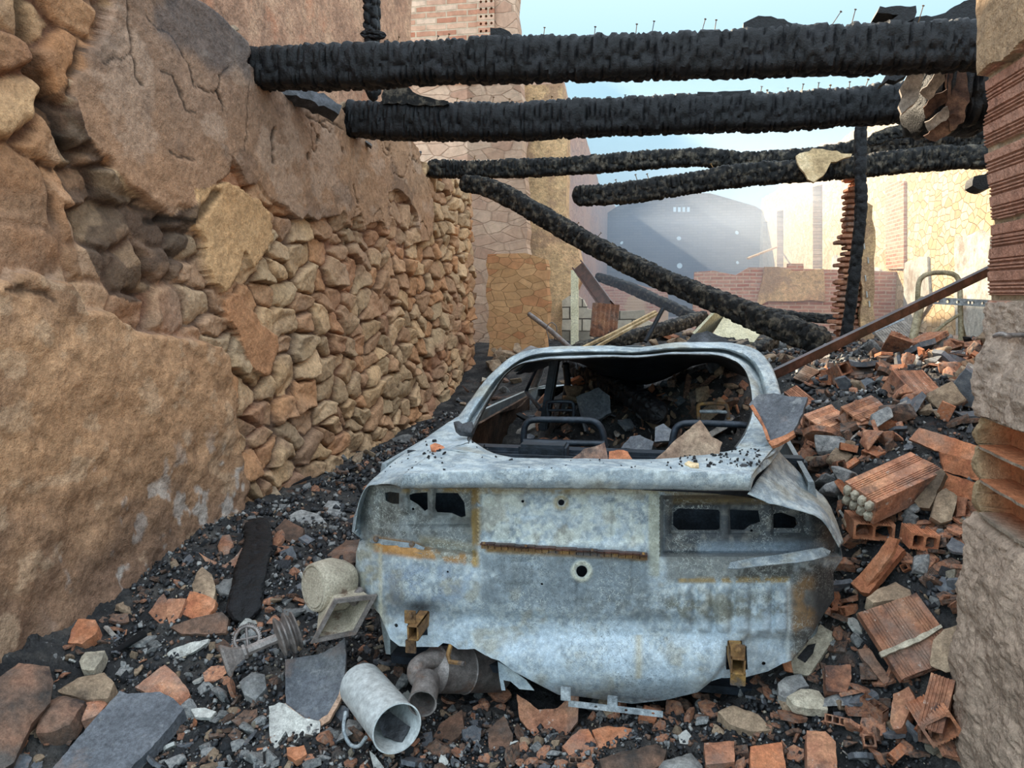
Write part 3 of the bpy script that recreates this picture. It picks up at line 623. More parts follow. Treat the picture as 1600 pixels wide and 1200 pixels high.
# ================================================================ the ground of ash and rubble
CP = []
for (u, v, Y) in [(0,1200,2.3),(150,1100,2.62),(300,1200,2.42),(500,1150,2.52),(800,1200,2.46),(1000,1150,2.56),(1200,1200,2.46),(1400,1200,2.42),(1480,1200,2.38),(1100,1110,2.72),
    (200,920,3.3),(350,820,4.1),(430,800,4.6),(300,950,3.2),(430,900,3.45),(480,1000,3.0),(500,780,5.0),(560,740,5.9),(600,720,6.3),(640,690,7.4),(700,650,8.8),(760,605,10.3),
    (1300,1000,2.85),(1400,1080,2.6),(1450,950,2.75),(1340,900,3.02),(1470,860,2.95),(1340,790,3.25),(1480,770,3.2),(1300,690,3.7),(1480,690,3.6),(1270,630,4.2),(1400,610,4.35),(1520,600,4.3),(1240,570,5.4),(1380,560,5.6),(1540,548,5.6),(1300,540,7.5),(1450,535,8),(820,565,11),(900,550,12),(1040,520,12.5),(1200,525,13),(1400,520,13)]:
    p = P(u, v, Y); CP.append((p.x, p.y, p.z))
CP += [(-.3, 3.2, -.03), (-.8, 3.2, -.03), (.3, 3.2, -.03), (-.3, 4.2, 0), (-.85, 4.2, 0), (.35, 4.2, .05), (-.3, 5.2, .1), (-1.2, 4.3, .0), (-1.2, 5.5, .02), (-2.6, 1.5, .05), (0, 1.5, 0), (1, 1.5, 0), (2.2, 2.6, .3), (3, 4, 1.0), (4.8, 6, .8), (5, 12, .8), (-3, 12, .8), (0, 20, .6), (0, 40, .3), (5, 20, .6), (-3, 20, .8), (5, 44, .3), (-3, 44, .3), (-2.6, 2.4, .2), (0, 0, 0), (-3, 0, 0), (3, 0, 0)]
CP = np.array(CP)
def _solve():
    A = np.hypot(CP[:, None, 0]-CP[None, :, 0], CP[:, None, 1]-CP[None, :, 1]); n = len(CP)
    K = np.zeros((n+1, n+1)); K[:n, :n] = A; K[n, :n] = K[:n, n] = 1; K[:n, :n] -= np.eye(n)*.02
    return np.linalg.solve(K, np.append(CP[:, 2], 0))
_w = _solve()
def G0(x, y):
    x = np.asarray(x, float); y = np.asarray(y, float); s = np.full(x.shape, _w[-1])
    for k in range(len(CP)): s = s+_w[k]*np.hypot(x-CP[k, 0], y-CP[k, 1])
    return s
def G(x, y): return G0(x, y)+.05*(fbm(np.asarray(x)*3, np.asarray(y)*3, 3)-.5)
def hit(u, v, y0=1.6, y1=14):
    d = ray(u, v); Y = np.exp(np.linspace(math.log(y0), math.log(y1), 400)); t = Y/d[1]
    z = H+d[2]*t; g = G(d[0]*t, Y); k = np.argmax(z < g)
    if not (z < g).any(): return None
    return Vector((d[0]*t[k], Y[k], float(g[k])))
def build_ground():
    ys = np.concatenate([[.1, .8], np.exp(np.linspace(math.log(1.3), math.log(14), 620))]); xs = np.linspace(-1, 1, 700)
    Yg = np.repeat(ys[:, None], 700, 1); wdt = np.clip(.95*Yg+.6, 1.2, 5.4)
    ctr = np.clip(.0*Yg, 0, 9); Xg = np.clip(xs[None]*wdt, -3.0, 5.4)
    Z = G(Xg, Yg); c1 = voro(Xg*22, Yg*22, .9, 3); c2 = voro(Xg*60, Yg*60, .9, 9)
    fade = 1-sstep(5, 9, Yg)
    Z += fade*(.022*(c1[2][..., 2]-.4)*sstep(.02, .15, c1[1])+.012*(c2[2][..., 2]-.5)*sstep(.02, .2, c2[1]))+.03*(fbm(Xg*9, Yg*9, 4)-.5)
    me = grid_mesh('ground', np.stack([Xg, Yg, Z], -1)); autosmooth(me, 40)
    o = link('ground', me, M['ash']); tag(o, kind='structure')
    # ground further off, and around the photographer
    m = MB(); V = [(-60, -60, -.06), (60, -60, -.06), (60, .6, -.06), (-60, .6, -.06)]
    o = MB().add(V, [(0, 1, 2, 3)]).build('floor_street', mat_rock('street_ground', [L_('#8a8076'), L_('#a89c8e')], scale=2, vary=0)); tag(o, kind='structure')
    ys = np.linspace(13.5, 44, 120); Xg, Yg = np.meshgrid(np.linspace(-3, 5.4, 60), ys)
    Z = G0(Xg, Yg)+.5*(fbm(Xg*.8, Yg*.8, 4)-.5)
    o = link('ground_far', grid_mesh('ground_far', np.stack([Xg, Yg, Z], -1)), mat_rock('far_rubble', [L_('#8a7464'), L_('#a89080'), L_('#c0a890')], scale=3, vary=0, bump=1, bdist=.05)); tag(o, kind='structure')
build_ground()
# ================================================================ burnt timbers
def char_mesh(name, pts, w, h, seed=0, step=.014, n=40, cell=(24, 9), amp=.020, sag=.02, ends=1.0, sq=.42):
    """charred baulk: crazed, rounded-off square section along a path"""
    pts = [Vector(p) for p in pts]; L = sum((b-a).length for a, b in zip(pts, pts[1:])); ns = max(6, int(L/step))
    C = catmull(pts, ns); C = np.array([tuple(c) for c in C]); T = np.gradient(C, axis=0); T /= np.linalg.norm(T, axis=1)[:, None]
    up = np.array([0, 0, 1.0]) if abs(T[0][2]) < .9 else np.array([0, 1.0, 0])
    A = np.cross(up, T); A /= np.linalg.norm(A, axis=1)[:, None]; Bv = np.cross(T, A)
    th = np.linspace(0, 2*math.pi, n, endpoint=False); c, s = np.cos(th), np.sin(th)
    k = (np.abs(c)**(2/sq*1.0)+np.abs(s)**(2/sq*1.0))**(-sq/2)
    S = np.linspace(0, L, ns)[:, None]; TH_ = th[None]
    base = .5*np.stack([w*c*k, h*s*k], -1)[None].repeat(ns, 0)
    var = 1+.16*(fbm(S*1.8+seed*3.7, TH_*0+seed, 3)-.5)+.10*(fbm(S*3+seed, c[None]*1.2+3, 3)-.5)+.08*(fbm(S*12, s[None]*2+seed, 3)-.5)
    r = base*var[..., None]
    ad = TH_/(2*math.pi)*cell[1]; wob = .8*(fbm(S*6, ad*1.0, 3)-.5)
    xx = S*cell[0]+wob; yy = ad*.6+.25*(fbm(S*9+4, ad, 2)-.5)
    F1, E, Hh, ox, oy, H2 = voro(xx, yy, .75, seed*7)
    dsp = amp*(sstep(.0, .28, E)-.75)+amp*.6*(Hh[..., 1]-.5)+amp*.5*(fbm(S*40, ad*3, 3)-.5)
    # ends burn to a ragged taper
    tp = np.minimum(S, L-S)/(.09*ends+1e-6); tap = 1-(1-np.clip(tp, 0, 1))**2*.45
    rad = np.linalg.norm(r, axis=-1, keepdims=True); r = r*(1+dsp[..., None]/rad)*tap[..., None]
    V = C[:, None]+A[:, None]*r[..., :1]+Bv[:, None]*r[..., 1:]
    me = grid_mesh(name, V[:, ::-1], closed=True)
    bm = bmesh.new(); bm.from_mesh(me); bm.verts.ensure_lookup_table()
    for row in (0, ns-1):
        bm.verts.ensure_lookup_table(); vs_ = [bm.verts[row*n+j] for j in range(n)]; cc = sum((v.co for v in vs_), Vector())/n
        bm.verts.ensure_lookup_table(); d = Vector(T[0])*-.02 if row == 0 else Vector(T[-1])*.02
        cv = bm.verts.new(cc+d)
        for j in range(n):
            try: bm.faces.new((vs_[j], vs_[(j+1) % n], cv))
            except ValueError: pass
    bmesh.ops.recalc_face_normals(bm, faces=bm.faces); bm.to_mesh(me); bm.free()
    return autosmooth(me, 50)
def beam(name, pts, w, h, label, cat='beam', mat='char', nails=(), nailY=None, group=None, parent=None, **k):
    ob = link(name, char_mesh(name, pts, w, h, **k), M[mat], parent)
    if parent is None: tag(ob, label, cat, group)
    if nails:
        bpy.context.view_layer.update()
        rr = random.Random(len(nails))
        for (u, v, ln, lean) in nails:
            p = P(u, v, nailY); q_ = P(u+lean, v-ln, nailY)+Vector((0, rr.uniform(-.01, .01), 0)); p = p+(p-q_).normalized()*.03
            m = MB().tube([p, q_], .0016*nailY/3, 6); dr = (q_-p).normalized(); m.tube([q_, q_+dr*.004], .0045*nailY/3, 8)
            m.build('nail', M['rust'], ob)
    return ob
Y1, Y2, Y3, Y4 = 4.95, 6.55, 9.0, 8.4
bw = .235
beam('ceiling_beam', [P(372,108,Y1), P(560,104,Y1), P(700,97,Y1), P(870,93,Y1), P(1080,88,Y1), P(1250,80,Y1), P(1400,76,Y1), P(1560,70,Y1)]+[P(1780,62,Y1)], .24, .25,
     'thickest charred ceiling beam, highest and nearest, crossing under the open sky with upright nails', seed=1, nails=[(540,80,12,6),(604,72,10,1),(620,70,12,3),(680,70,14,4),(699,70,16,3),(849,62,18,2),(928,62,20,2),(993,58,20,2),(1018,56,22,4),(1096,52,22,6),(1116,52,20,3),(1298,42,24,16),(1330,40,24,6),(1437,28,18,5)], nailY=Y1)
beam('ceiling_beam', [P(536,186,Y2), P(640,190,Y2), P(800,190,Y2), P(960,183,Y2), P(1100,178,Y2), P(1250,173,Y2), P(1400,162,Y2), P(1560,158,Y2), P(1700,155,Y2)], .27, .285,
     'second charred ceiling beam, just beyond and below the thickest one, with short nails', seed=2, nails=[(712,164,10,3),(734,164,10,2),(769,164,12,2),(794,165,10,2),(833,164,10,1),(858,163,12,4),(873,163,7,1),(898,162,10,1),(913,161,6,0),(976,160,11,1),(1023,158,10,1),(1043,157,9,5),(1077,156,6,1),(1188,148,12,2),(1198,147,6,1),(1231,144,6,0),(1253,142,10,2),(1278,140,10,1),(1297,140,7,1),(1327,137,9,1),(1353,134,10,4)], nailY=Y2)
beam('ceiling_beam', [P(668,264,Y3), P(760,264,Y3), P(880,260,Y3), P(1000,251,Y3), P(1090,246,Y3), P(1170,252,Y3), P(1260,246,Y3), P(1360,232,Y3), P(1460,222,Y3), P(1560,216,Y3), P(1855,206,Y3)], .20, .20,
     'third charred ceiling beam, slim, resting on the end of the left stone wall', seed=3, mat='char_hollow', nails=[(740,252,8,2),(1010,240,6,1),(1095,236,6,-1)], nailY=Y3)
beam('broken_ceiling_beam', [P(896,306,Y4), P(960,303,Y4), P(1060,290,Y4), P(1150,275,Y4), P(1240,268,Y4), P(1330,262,Y4), P(1430,250,Y4), P(1560,244,Y4), P(1925,232,Y4)], .22, .22,
     'broken charred beam whose left end hangs free in the air below the third beam', seed=4, mat='char_hollow', nails=[(964,288,7,-2),(995,280,7,-2),(1013,278,6,-2),(1115,264,8,-4),(1172,258,8,-2)], nailY=Y4)
beam('fallen_roof_beam', [P(722,285,8.9), P(780,300,8.7), P(900,368,8.2), P(1010,425,7.6), P(1120,470,7.0), P(1220,510,6.5), P(1290,536,6.2)], .19, .19,
     'long charred beam fallen diagonally from the left wall end down to the rubble pile', seed=5, mat='char_hollow', nails=[(867,346,9,-2),(898,356,8,6),(932,372,8,7),(952,386,6,5),(982,402,6,4)], nailY=8.3)

# the wall behind the jamb that carries the right-hand ends of the two big beams
wall('wall_right_rear', [(2.3, -.3), (2.3, 3.25), (4.0, 3.2), (6.0, 3.25), (6.85, 3.0), (6.85, -.3)], [], fX(2.68), (.4, 0, 0), mat_masonry('rubble_wall_x', [L_('#8a705a'), L_('#a48868'), L_('#b59a7a')], L_('#86705a'), .3, .16, axis='yz', msize=.03, stone=True), ragged=(.04, .2), seed=14)
# ================================================================ the burnt-out car
CAR = empty('car', P(905, 1095, 3.6).to_2d().to_3d(), 'burnt-out car seen from behind, bare blue-grey scorched metal, no glass, wedged in rubble', 'car')
bpy.context.view_layer.update()
def metalcol(a, b, k=1.0, seed=0):
    a = np.asarray(a); b = np.asarray(b)
    n1 = fbm(a*3*k+seed, b*3*k, 5, 1)[..., None]; n2 = fbm(a*12*k+seed, b*12*k, 5, 2)[..., None]; n3 = fbm(a*40*k, b*40*k+seed, 4, 3)[..., None]
    c = L_('#6e7a81')*(1-n1)+L_('#b2bcc1')*n1
    t = sstep(.50, .62, n2); c = c*(1-.4*t)+L_('#626b70')*.4*t
    t = sstep(.50, .60, n3); c = c*(1-.45*t)+L_('#c9cdc8')*.45*t
    t = sstep(.60, .70, fbm(a*6*k+30, b*6*k, 5, 0))[..., None]; c = c*(1-.5*t)+L_('#8f856c')*.5*t
    return c
def mc3(Pw): return metalcol(Pw[:, 0]+Pw[:, 1]*.6, Pw[:, 2]*1.3+Pw[:, 1]*.9)
def box2(u, v, u0, u1, v0, v1, s=5):
    return sstep(u0-s, u0+s, u)*(1-sstep(u1-s, u1+s, u))*sstep(v0-s, v0+s, v)*(1-sstep(v1-s, v1+s, v))
YR = 2.62
LREC = [(572,764),(700,764),(747,770),(747,882),(700,876),(640,866),(590,852),(566,835),(562,800)]
RREC = [(1030,784),(1170,790),(1300,815),(1312,860),(1290,882),(1232,905),(1030,903)]
def relief(u, v):
    r = np.zeros(u.shape)
    lre = box2(u, v, 560, 745, 740, 850+(u-600)*.12, 2.5); r += -.050*lre-.02*lre*box2(u, v, 590, 738, 760, 822, 4)
    rre = box2(u, v, 1032, 1312, 775, 868+0*u, 2.5); r += -.055*rre-.02*rre*box2(u, v, 1046, 1262, 785, 836, 4)
    r += .014*rre*(box2(u, v, 1126, 1138, 785, 836, 3)+box2(u, v, 1190, 1205, 785, 836, 3))+.014*lre*(box2(u, v, 626, 638, 760, 800, 3)+box2(u, v, 671, 679, 760, 808, 3))
    ly = 851+(u-750)*.058
    r += -.010*box2(u, v, 752, 1012, 770, 848, 4)
    for (a, b, c, d, h) in ((786,800,790,828,.006),(811,838,808,815,.006),(955,968,780,840,-.008),(790,830,880,910,.006),(985,1010,870,930,-.006),(900,918,905,960,-.008)):
        r += h*box2(u, v, a, b, c, d, 2)
    # pressed ribs on the lower right, step of the lower skin
    for x0 in (1062, 1092, 1122, 1152, 1185, 1212): r += .013*box2(u, v, x0, x0+17, 915, 985, 3)
    st = sstep(950, 972, v-.02*(u-900)); r += -.018*st*box2(u, v, 700, 1120, 900, 1200, 12)
    r += .045*sstep(985, 1040, v)*box2(u, v, 720, 1120, 800, 1300, 30)
    r += -.10*sstep(1045, 1105, v-.0*u)**2
    d = (u-1075)*.95+(v-1060)*.75; r += -.02*sstep(-4, 4, d-35)*sstep(985, 1000, v)*(u > 1080)
    r += .006*np.exp(-((v-(862+.0*(u)))/3)**2)*((u > 1035) & (u < 1230))
    cr = ((u-690)/90)**2+((v-955)/26)**2; r += -.012*np.exp(-cr)
    r += .010*(fbm(u*.012, v*.012, 3, 1)-.5)+.004*(fbm(u*.05, v*.05, 3, 2)-.5)
    for (cu, cv, rad) in ((877,785,9),(909,892,14),(763,781,5)):
        q = np.hypot(u-cu, v-cv); r += .006*np.exp(-((q-rad)/2.2)**2)
    return r*1.25
def Drear(u, v):
    y = YR+.035*((u-930)/350)**2
    y = y+.20*np.clip((640-u)/80, 0, 2)**2+.20*np.clip((u-1235)/80, 0, 2)**2
    return y-relief(u, v)
def mapP(D):
    def f(u, v):
        y = D(u, v); d = R3 @ np.stack([(u-800)/F, (600-v)/F, -np.ones(len(u))]); t = y/d[1]
        return np.stack([d[0]*t, y, H+d[2]*t], -1)
    return f
MB().box((-.26, 2.99, .56), (1.5, .01, .8)).build('boot_dark_sheet', M['darksteel'], CAR)  # dark sheet added behind the lamp openings so they look shaded
def rearcol(u, v):
    c = metalcol(u/220, v/220, 1.0, 3)
    def ov(m, col, amt):
        nonlocal c
        m = np.clip(m*amt, 0, 1)[..., None]; c = c*(1-m)+L_(col)*m
    n = fbm(u*.03, v*.03, 5, 2); n2 = fbm(u*.09, v*.09, 4, 1)
    low = sstep(940, 985, v+30*(n-.5)); ov(low*sstep(.3, .6, n), '#b4c2cc', .6)
    # scorched lamp recesses
    lr = box2(u, v, 566, 742, 750, 852, 6); ov(lr, '#626460', .75); ov(lr*sstep(.5, .62, n2), '#42423f', .6)
    rr_ = box2(u, v, 1034, 1320, 770, 872, 8); ov(rr_, '#333538', .93); ov(rr_*sstep(.55, .66, n2), '#8e8a80', .3); ov(box2(u, v, 1090, 1290, 846, 872, 6), '#76828c', .7)
    ov(box2(u, v, 1040, 1235, 866, 908, 6), '#67665f', .7); ov(box2(u, v, 1140, 1300, 880, 906, 5)*sstep(.35, .5, n2), '#3c3a36', .8)
    ov(box2(u, v, 1236, 1330, 890, 1060, 6), '#5a5650', .85); ov(box2(u, v, 1236, 1275, 900, 1030, 8)*sstep(.4, .55, n), '#8a6a44', .75); ov(box2(u, v, 1270, 1330, 890, 1060, 8), '#26282c', .7)
    # rust: left recess edge, ledge, rims
    by = 852+(u-600)*.16
    ov(box2(u, v, 585, 660, by-12, by+12, 4), '#a8742e', .9*(1)); ov(box2(u, v, 655, 745, by-25, by+8, 5), '#7c7460', .8); ov(box2(u, v, 655, 745, by-6, by+10, 3)*sstep(.45, .55, n2), '#a07238', .8)
    ly = 851+(u-750)*.058
    ov(box2(u, v, 750, 1012, ly-3, ly+2, 1.5), '#7a4424', .8); ov(box2(u, v, 760, 1012, ly+3, ly+11, 2), '#9a7434', .85)
    ov(box2(u, v, 738, 750, 765, 885, 2)*sstep(.3, .5, n2), '#94783e', .8); ov(box2(u, v, 625, 1060, 758, 770, 3)*sstep(.35, .5, n2), '#8c7238', .7)
    ov(box2(u, v, 1014, 1030, 765, 900, 2), '#9c987c', .6); ov(box2(u, v, 1050, 1220, 768, 786, 3), '#6a5a3c', .8)
    ov(box2(u, v, 1060, 1235, 902, 910, 3)*sstep(.4, .5, n2), '#9a7c44', .8)
    # dark grey field in the middle, soot over the left bracket
    ov(box2(u, v, 752, 1018, 868, 948, 10)*sstep(.2, .5, n), '#6c757a', .85); ov(box2(u, v, 900, 1240, 930, 962, 12)*sstep(.4, .6, n2), '#5c5f5c', .6); ov(box2(u, v, 752, 1012, 765, 850, 4)*sstep(.5, .58, n2), '#c6c9bd', .55); ov(box2(u, v, 600, 740, 880, 940, 8)*sstep(.45, .6, n2), '#7688a0', .4); ov(box2(u, v, 1040, 1225, 930, 968, 12)*sstep(.4, .6, n2), '#6f6c5c', .6)
    q = ((u-655)/40)**2+((v-948)/16)**2; ov(np.exp(-q), '#26282a', 1.0)
    q = ((u-620)/14)**2+((v-930)/22)**2; ov(np.exp(-q), '#55595e', .6)
    ov(box2(u, v, 556, 596, 840, 960, 4)*sstep(.35, .55, n2), '#8c8468', .6)
    ov(np.exp(-((np.hypot(u-909, v-892)-13)/3)**2), '#cfcdb8', .9); ov(np.exp(-((np.hypot(u-877, v-785)-9)/2.5)**2), '#a08c60', .8)
    ov(np.exp(-((u-(596))/2)**2)*(v > 855), '#c8c0a4', .7); ov(np.exp(-((u-(1231))/2)**2)*(v > 905)*(v < 1035), '#d0d4d0', .8)
    ov(np.exp(-((u-998)/6)**2)*(v > 990)*(v < 1060), '#a89058', .5)
    return c
OUT = [(576,760),(600,757),(627,760),(750,762),(900,763),(1015,766),(1100,770),(1170,776),(1250,792),(1290,810),(1312,845),(1315,872),(1300,895),(1302,935),(1285,960),(1262,1000),(1238,1030),(1222,1036),(1200,1048),(1162,1058),(1127,1058),(1110,1063),(1090,1080),(1040,1092),(987,1098),(944,1092),(900,1086),(873,1084),(830,1062),(803,1048),(780,1032),(762,1025),(742,1014),(716,1014),(704,1006),(692,1004),(685,1010),(663,1010),(640,1010),(625,1009),(611,998),(595,960),(582,945),(564,915),(557,884),(558,863),(564,840),(551,830),(554,808),(561,785)]
HOLES = [[(602,770),(611,768),(625,770),(625,787),(614,787),(603,782)],[(639,773),(650,770),(669,769),(670,795),(664,798),(654,788),(640,781)],[(680,770),(716,770),(726,785),(728,806),(721,808),(706,801),(683,800),(679,794)],
 circ((646,795),2.2,8),circ((877,785),6,14),circ((909,892),9.5,18),circ((817,783),2.4,8),circ((847,912),2,8),circ((700,893),1.8,8),circ((1174,829),2.6,8),circ((1193,1036),3.2,8),circ((620,977),3.2,8),
 [(1052,800),(1060,794),(1122,796),(1126,800),(1126,825),(1120,828),(1060,828),(1051,820)],[(1139,796),(1185,797),(1189,815),(1172,820),(1162,828),(1140,827)],[(1207,802),(1220,800),(1242,808),(1246,818),(1240,825),(1207,825)],
 [(636,958),(667,958),(669,992),(640,994)],[(1134,1009),(1166,1009),(1168,1046),(1134,1046)]]
plate('rear_panel', OUT, HOLES, mapP(Drear), .004, M['paintmetal'], CAR, step=3.4, sm=50, colfn=rearcol)
# boot lid / deck with its folded lip
lf = lambda rows: [[P(*p) for p in r] for r in rows]
loft('deck', lf([[(627,763,2.575),(760,762,2.56),(900,763,2.555),(1040,765,2.56),(1172,767,2.575)],
    [(627,757,2.55),(760,754,2.535),(900,752,2.53),(1040,754,2.535),(1173,758,2.55)],
    [(630,744,2.548),(760,738,2.533),(900,735.5,2.528),(1040,738,2.533),(1174,745,2.548)],
    [(631,741,2.553),(760,735,2.538),(900,732,2.533),(1040,735,2.538),(1175,742,2.553)],
    [(637,736,2.60),(760,730,2.58),(900,727,2.58),(1040,730,2.58),(1180,735,2.60)],
    [(665,716,2.72),(775,722,2.66),(900,721,2.66),(1040,722,2.66),(1200,710,2.75)],
    [(690,702,2.84),(785,714,2.76),(900,717,2.76),(1050,716,2.76),(1216,693,2.92)]]), 140, 44, M['paintmetal'], CAR, disp=.004, colfn=mc3)
loft('quarter_panel', lf([[(553,832,2.80),(556,815,2.80),(561,785,2.79),(572,762,2.76),(590,757,2.70),(610,757,2.62),(627,762,2.57)],
    [(556,828,2.86),(560,800,2.86),(574,759,2.80),(590,748,2.78),(608,747,2.68),(620,747,2.60),(632,743,2.56)],
    [(570,815,3.0),(585,760,2.92),(600,733,2.90),(612,728,2.84),(628,729,2.76),(645,730,2.70),(655,728,2.66)],
    [(600,790,3.2),(620,730,3.15),(634,708,3.10),(645,703,3.04),(660,704,2.96),(680,707,2.88),(695,704,2.84)],
    [(650,760,3.5),(665,700,3.45),(680,675,3.38),(690,672,3.32),(700,678,3.22),(715,688,3.08),(728,692,2.98)],
    [(680,740,3.8),(692,680,3.75),(705,660,3.66),(715,652,3.58),(722,660,3.45),(730,675,3.25),(738,690,3.08)]]), 44, 60, M['paintmetal'], CAR, disp=.004, seed=4, colfn=mc3)
loft('quarter_panel', lf([[(1216,704,2.98),(1232,722,3.02),(1262,752,3.02),(1295,788,2.9),(1318,846,2.76)],
    [(1200,728,2.80),(1225,745,2.84),(1255,768,2.84),(1290,798,2.78),(1316,850,2.72)],
    [(1180,755,2.64),(1212,768,2.66),(1250,786,2.68),(1286,806,2.67),(1313,852,2.70)],
    [(1168,772,2.57),(1200,786,2.57),(1248,797,2.60),(1284,812,2.63),(1311,856,2.69)]]), 46, 26, M['paintmetal'], CAR, disp=.01, seed=7, colfn=mc3)
# torn, curled corner of the deck
loft('torn_corner', lf([[(1172,766,2.56),(1180,745,2.60),(1200,728,2.72),(1216,708,2.86),(1232,680,3.05),(1238,650,3.25)],
    [(1166,745,2.56),(1178,732,2.62),(1196,716,2.74),(1208,700,2.86),(1218,676,3.05),(1222,650,3.25)]]), 40, 8, M['paintmetal'], CAR, disp=.004, seed=9, colfn=mc3)
# frame of the rear window: rolled header and pillars
outer = [(700,664,3.56),(717,650,3.62),(735,625,3.74),(760,592,3.88),(777,575,3.94),(800,557,3.99),(825,547,4.02),(862,542,4.03),(900,541,4.04),(950,540,4.04),(1000,543,4.02),(1050,536,4.05),(1125,535,4.05),(1162,540,4.04),(1187,550,4.0),(1205,572,3.92),(1217,605,3.72),(1224,640,3.42),(1222,672,3.12),(1216,692,2.94)]
mid = [(716,680,3.2),(728,660,3.42),(745,634,3.62),(768,601,3.80),(784,583,3.87),(806,565,3.92),(832,554,3.94),(866,550,3.95),(905,549,3.95),(950,548,3.95),(1000,549,3.93),(1050,544,3.95),(1120,543,3.95),(1152,549,3.93),(1176,562,3.90),(1192,585,3.80),(1200,615,3.60),(1204,645,3.36),(1200,672,3.12),(1190,698,2.88)]
mid2 = [(a+(-6 if i > 12 else 4 if i < 6 else 0), b+5, c+.05) for i, (a, b, c) in enumerate(mid)]
inner = [(731,697,2.95),(737,678,3.12),(751,647,3.42),(771,611,3.68),(788,586,3.78),(812,569,3.83),(850,562,3.86),(870,561,3.86),(905,560,3.86),(950,558,3.86),(1000,558,3.85),(1050,554,3.86),(1115,555,3.86),(1145,562,3.84),(1163,576,3.80),(1172,596,3.70),(1176,622,3.50),(1176,648,3.30),(1166,676,3.06),(1150,700,2.84)]
inn2 = [(a, b+1, c+.03) for a, b, c in inner]; inn3 = [(a+(3 if i < 8 else -3 if i > 12 else 0), b+(2 if 5 < i < 14 else 0), c+.12) for i, (a, b, c) in enumerate(inner)]
def framecol(Pw):
    c = mc3(Pw)*1.05; j = np.tile(np.arange(30), 170); i = np.repeat(np.arange(170), 30)/170
    w = sstep(.28, .36, fbm(i*14, j*.12, 3)); k = ((j > 9) & (j < 13))*.5*w+((j > 21))*.9; return c*(1-k[:, None])+L_('#2c2b2a')*k[:, None]
mid = [(a, b, c-.01) for a, b, c in mid]; mid2 = [(a, b, c+.02) for a, b, c in mid2]
mid3 = [tuple(x*.45+y*.55 for x, y in zip(p, q)) for p, q in zip(mid2, inner)]; mid3 = [(a, b, c-.025) for a, b, c in mid3]
loft('window_frame', lf([outer, mid, mid2, mid3, inner, inn2, inn3]), 170, 30, M['paintmetal'], CAR, disp=.006, seed=2, colfn=framecol)
loft('deck', lf([[(1120,712,2.78),(1150,702,2.84),(1168,676,3.04),(1180,655,3.2)], [(1150,716,2.74),(1180,706,2.8),(1198,690,2.94),(1212,668,3.12)], [(1180,722,2.68),(1208,710,2.78),(1220,690,2.95),(1228,664,3.12)]]), 20, 12, M['paintmetal'], CAR, disp=.004, colfn=mc3)
loft('deck', lf([[(690,702,2.84),(722,706,2.80),(760,712,2.77),(800,716,2.76)], [(716,694,2.98),(735,697,2.94),(765,708,2.86),(805,717,2.79)], [(730,690,3.05),(738,690,3.04),(770,708,2.9),(810,718,2.80)]]), 20, 10, M['paintmetal'], CAR, disp=.003, colfn=mc3)
# roof, sunk in the middle
rows = []
for j, Y in enumerate((4.03, 4.15, 4.4, 4.75, 5.05)):
    r = []
    for i in range(13):
        t = i/12; a = P(800, 557, 3.99); b = P(1187, 550, 4.0); x = a.x*(1-t)+b.x*t; x += (0.02*j if t < .5 else -.02*j)*abs(1-2*t)
        edge = P(1000, 541, 4.03).z-.10*abs(2*t-1)**6-.04*(abs(2*t-1)**2)
        sg = [0, .02, .10, .22, .27][j]*math.sin(math.pi*min(1, max(0, t)))**1.5
        r.append((x, Y, edge-sg-.01*j))
    rows.append(r)
darkcol = lambda Pw: np.repeat(L_('#1d1d1f')[None], len(Pw), 0)*(.7+.6*fbm(Pw[:, 0]*8, Pw[:, 1]*8, 3)[:, None])
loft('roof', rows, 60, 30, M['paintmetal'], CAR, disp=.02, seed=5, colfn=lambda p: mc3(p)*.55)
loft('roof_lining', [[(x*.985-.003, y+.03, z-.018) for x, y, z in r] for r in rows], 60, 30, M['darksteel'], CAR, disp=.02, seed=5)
m = MB(); 
for s, ra in ((-1, P(800, 557, 3.99)), (1, P(1187, 550, 4.0))):
    m = MB().tube([ra+Vector((-.0*s, 0, -.04)), Vector((ra.x, 4.6, 1.26)), Vector((ra.x-.0*s, 5.1, 1.2)), Vector((ra.x+.10*s, 5.6, 1.03)), Vector((ra.x+.20*s, 6.0, .88))], .032, 8)
    m.build('roof_rail', M['steel'], CAR, 50)
m = MB().box(P(860, 608, 4.55), (.05, .13, .5), (0, math.radians(9), 0)); m.build('door_pillar', M['darksteel'], CAR, bevel=.01)
MB().tube([P(884, 568, 4.9), P(887, 600, 4.95), P(880, 640, 5.0)], .022, 8).build('door_pillar', M['darksteel'], CAR, 50)
MB().tube([P(845, 640, 4.3), P(822, 612, 4.6), P(838, 575, 4.5)], .012, 6).build('window_guide', M['darksteel'], CAR, 50)
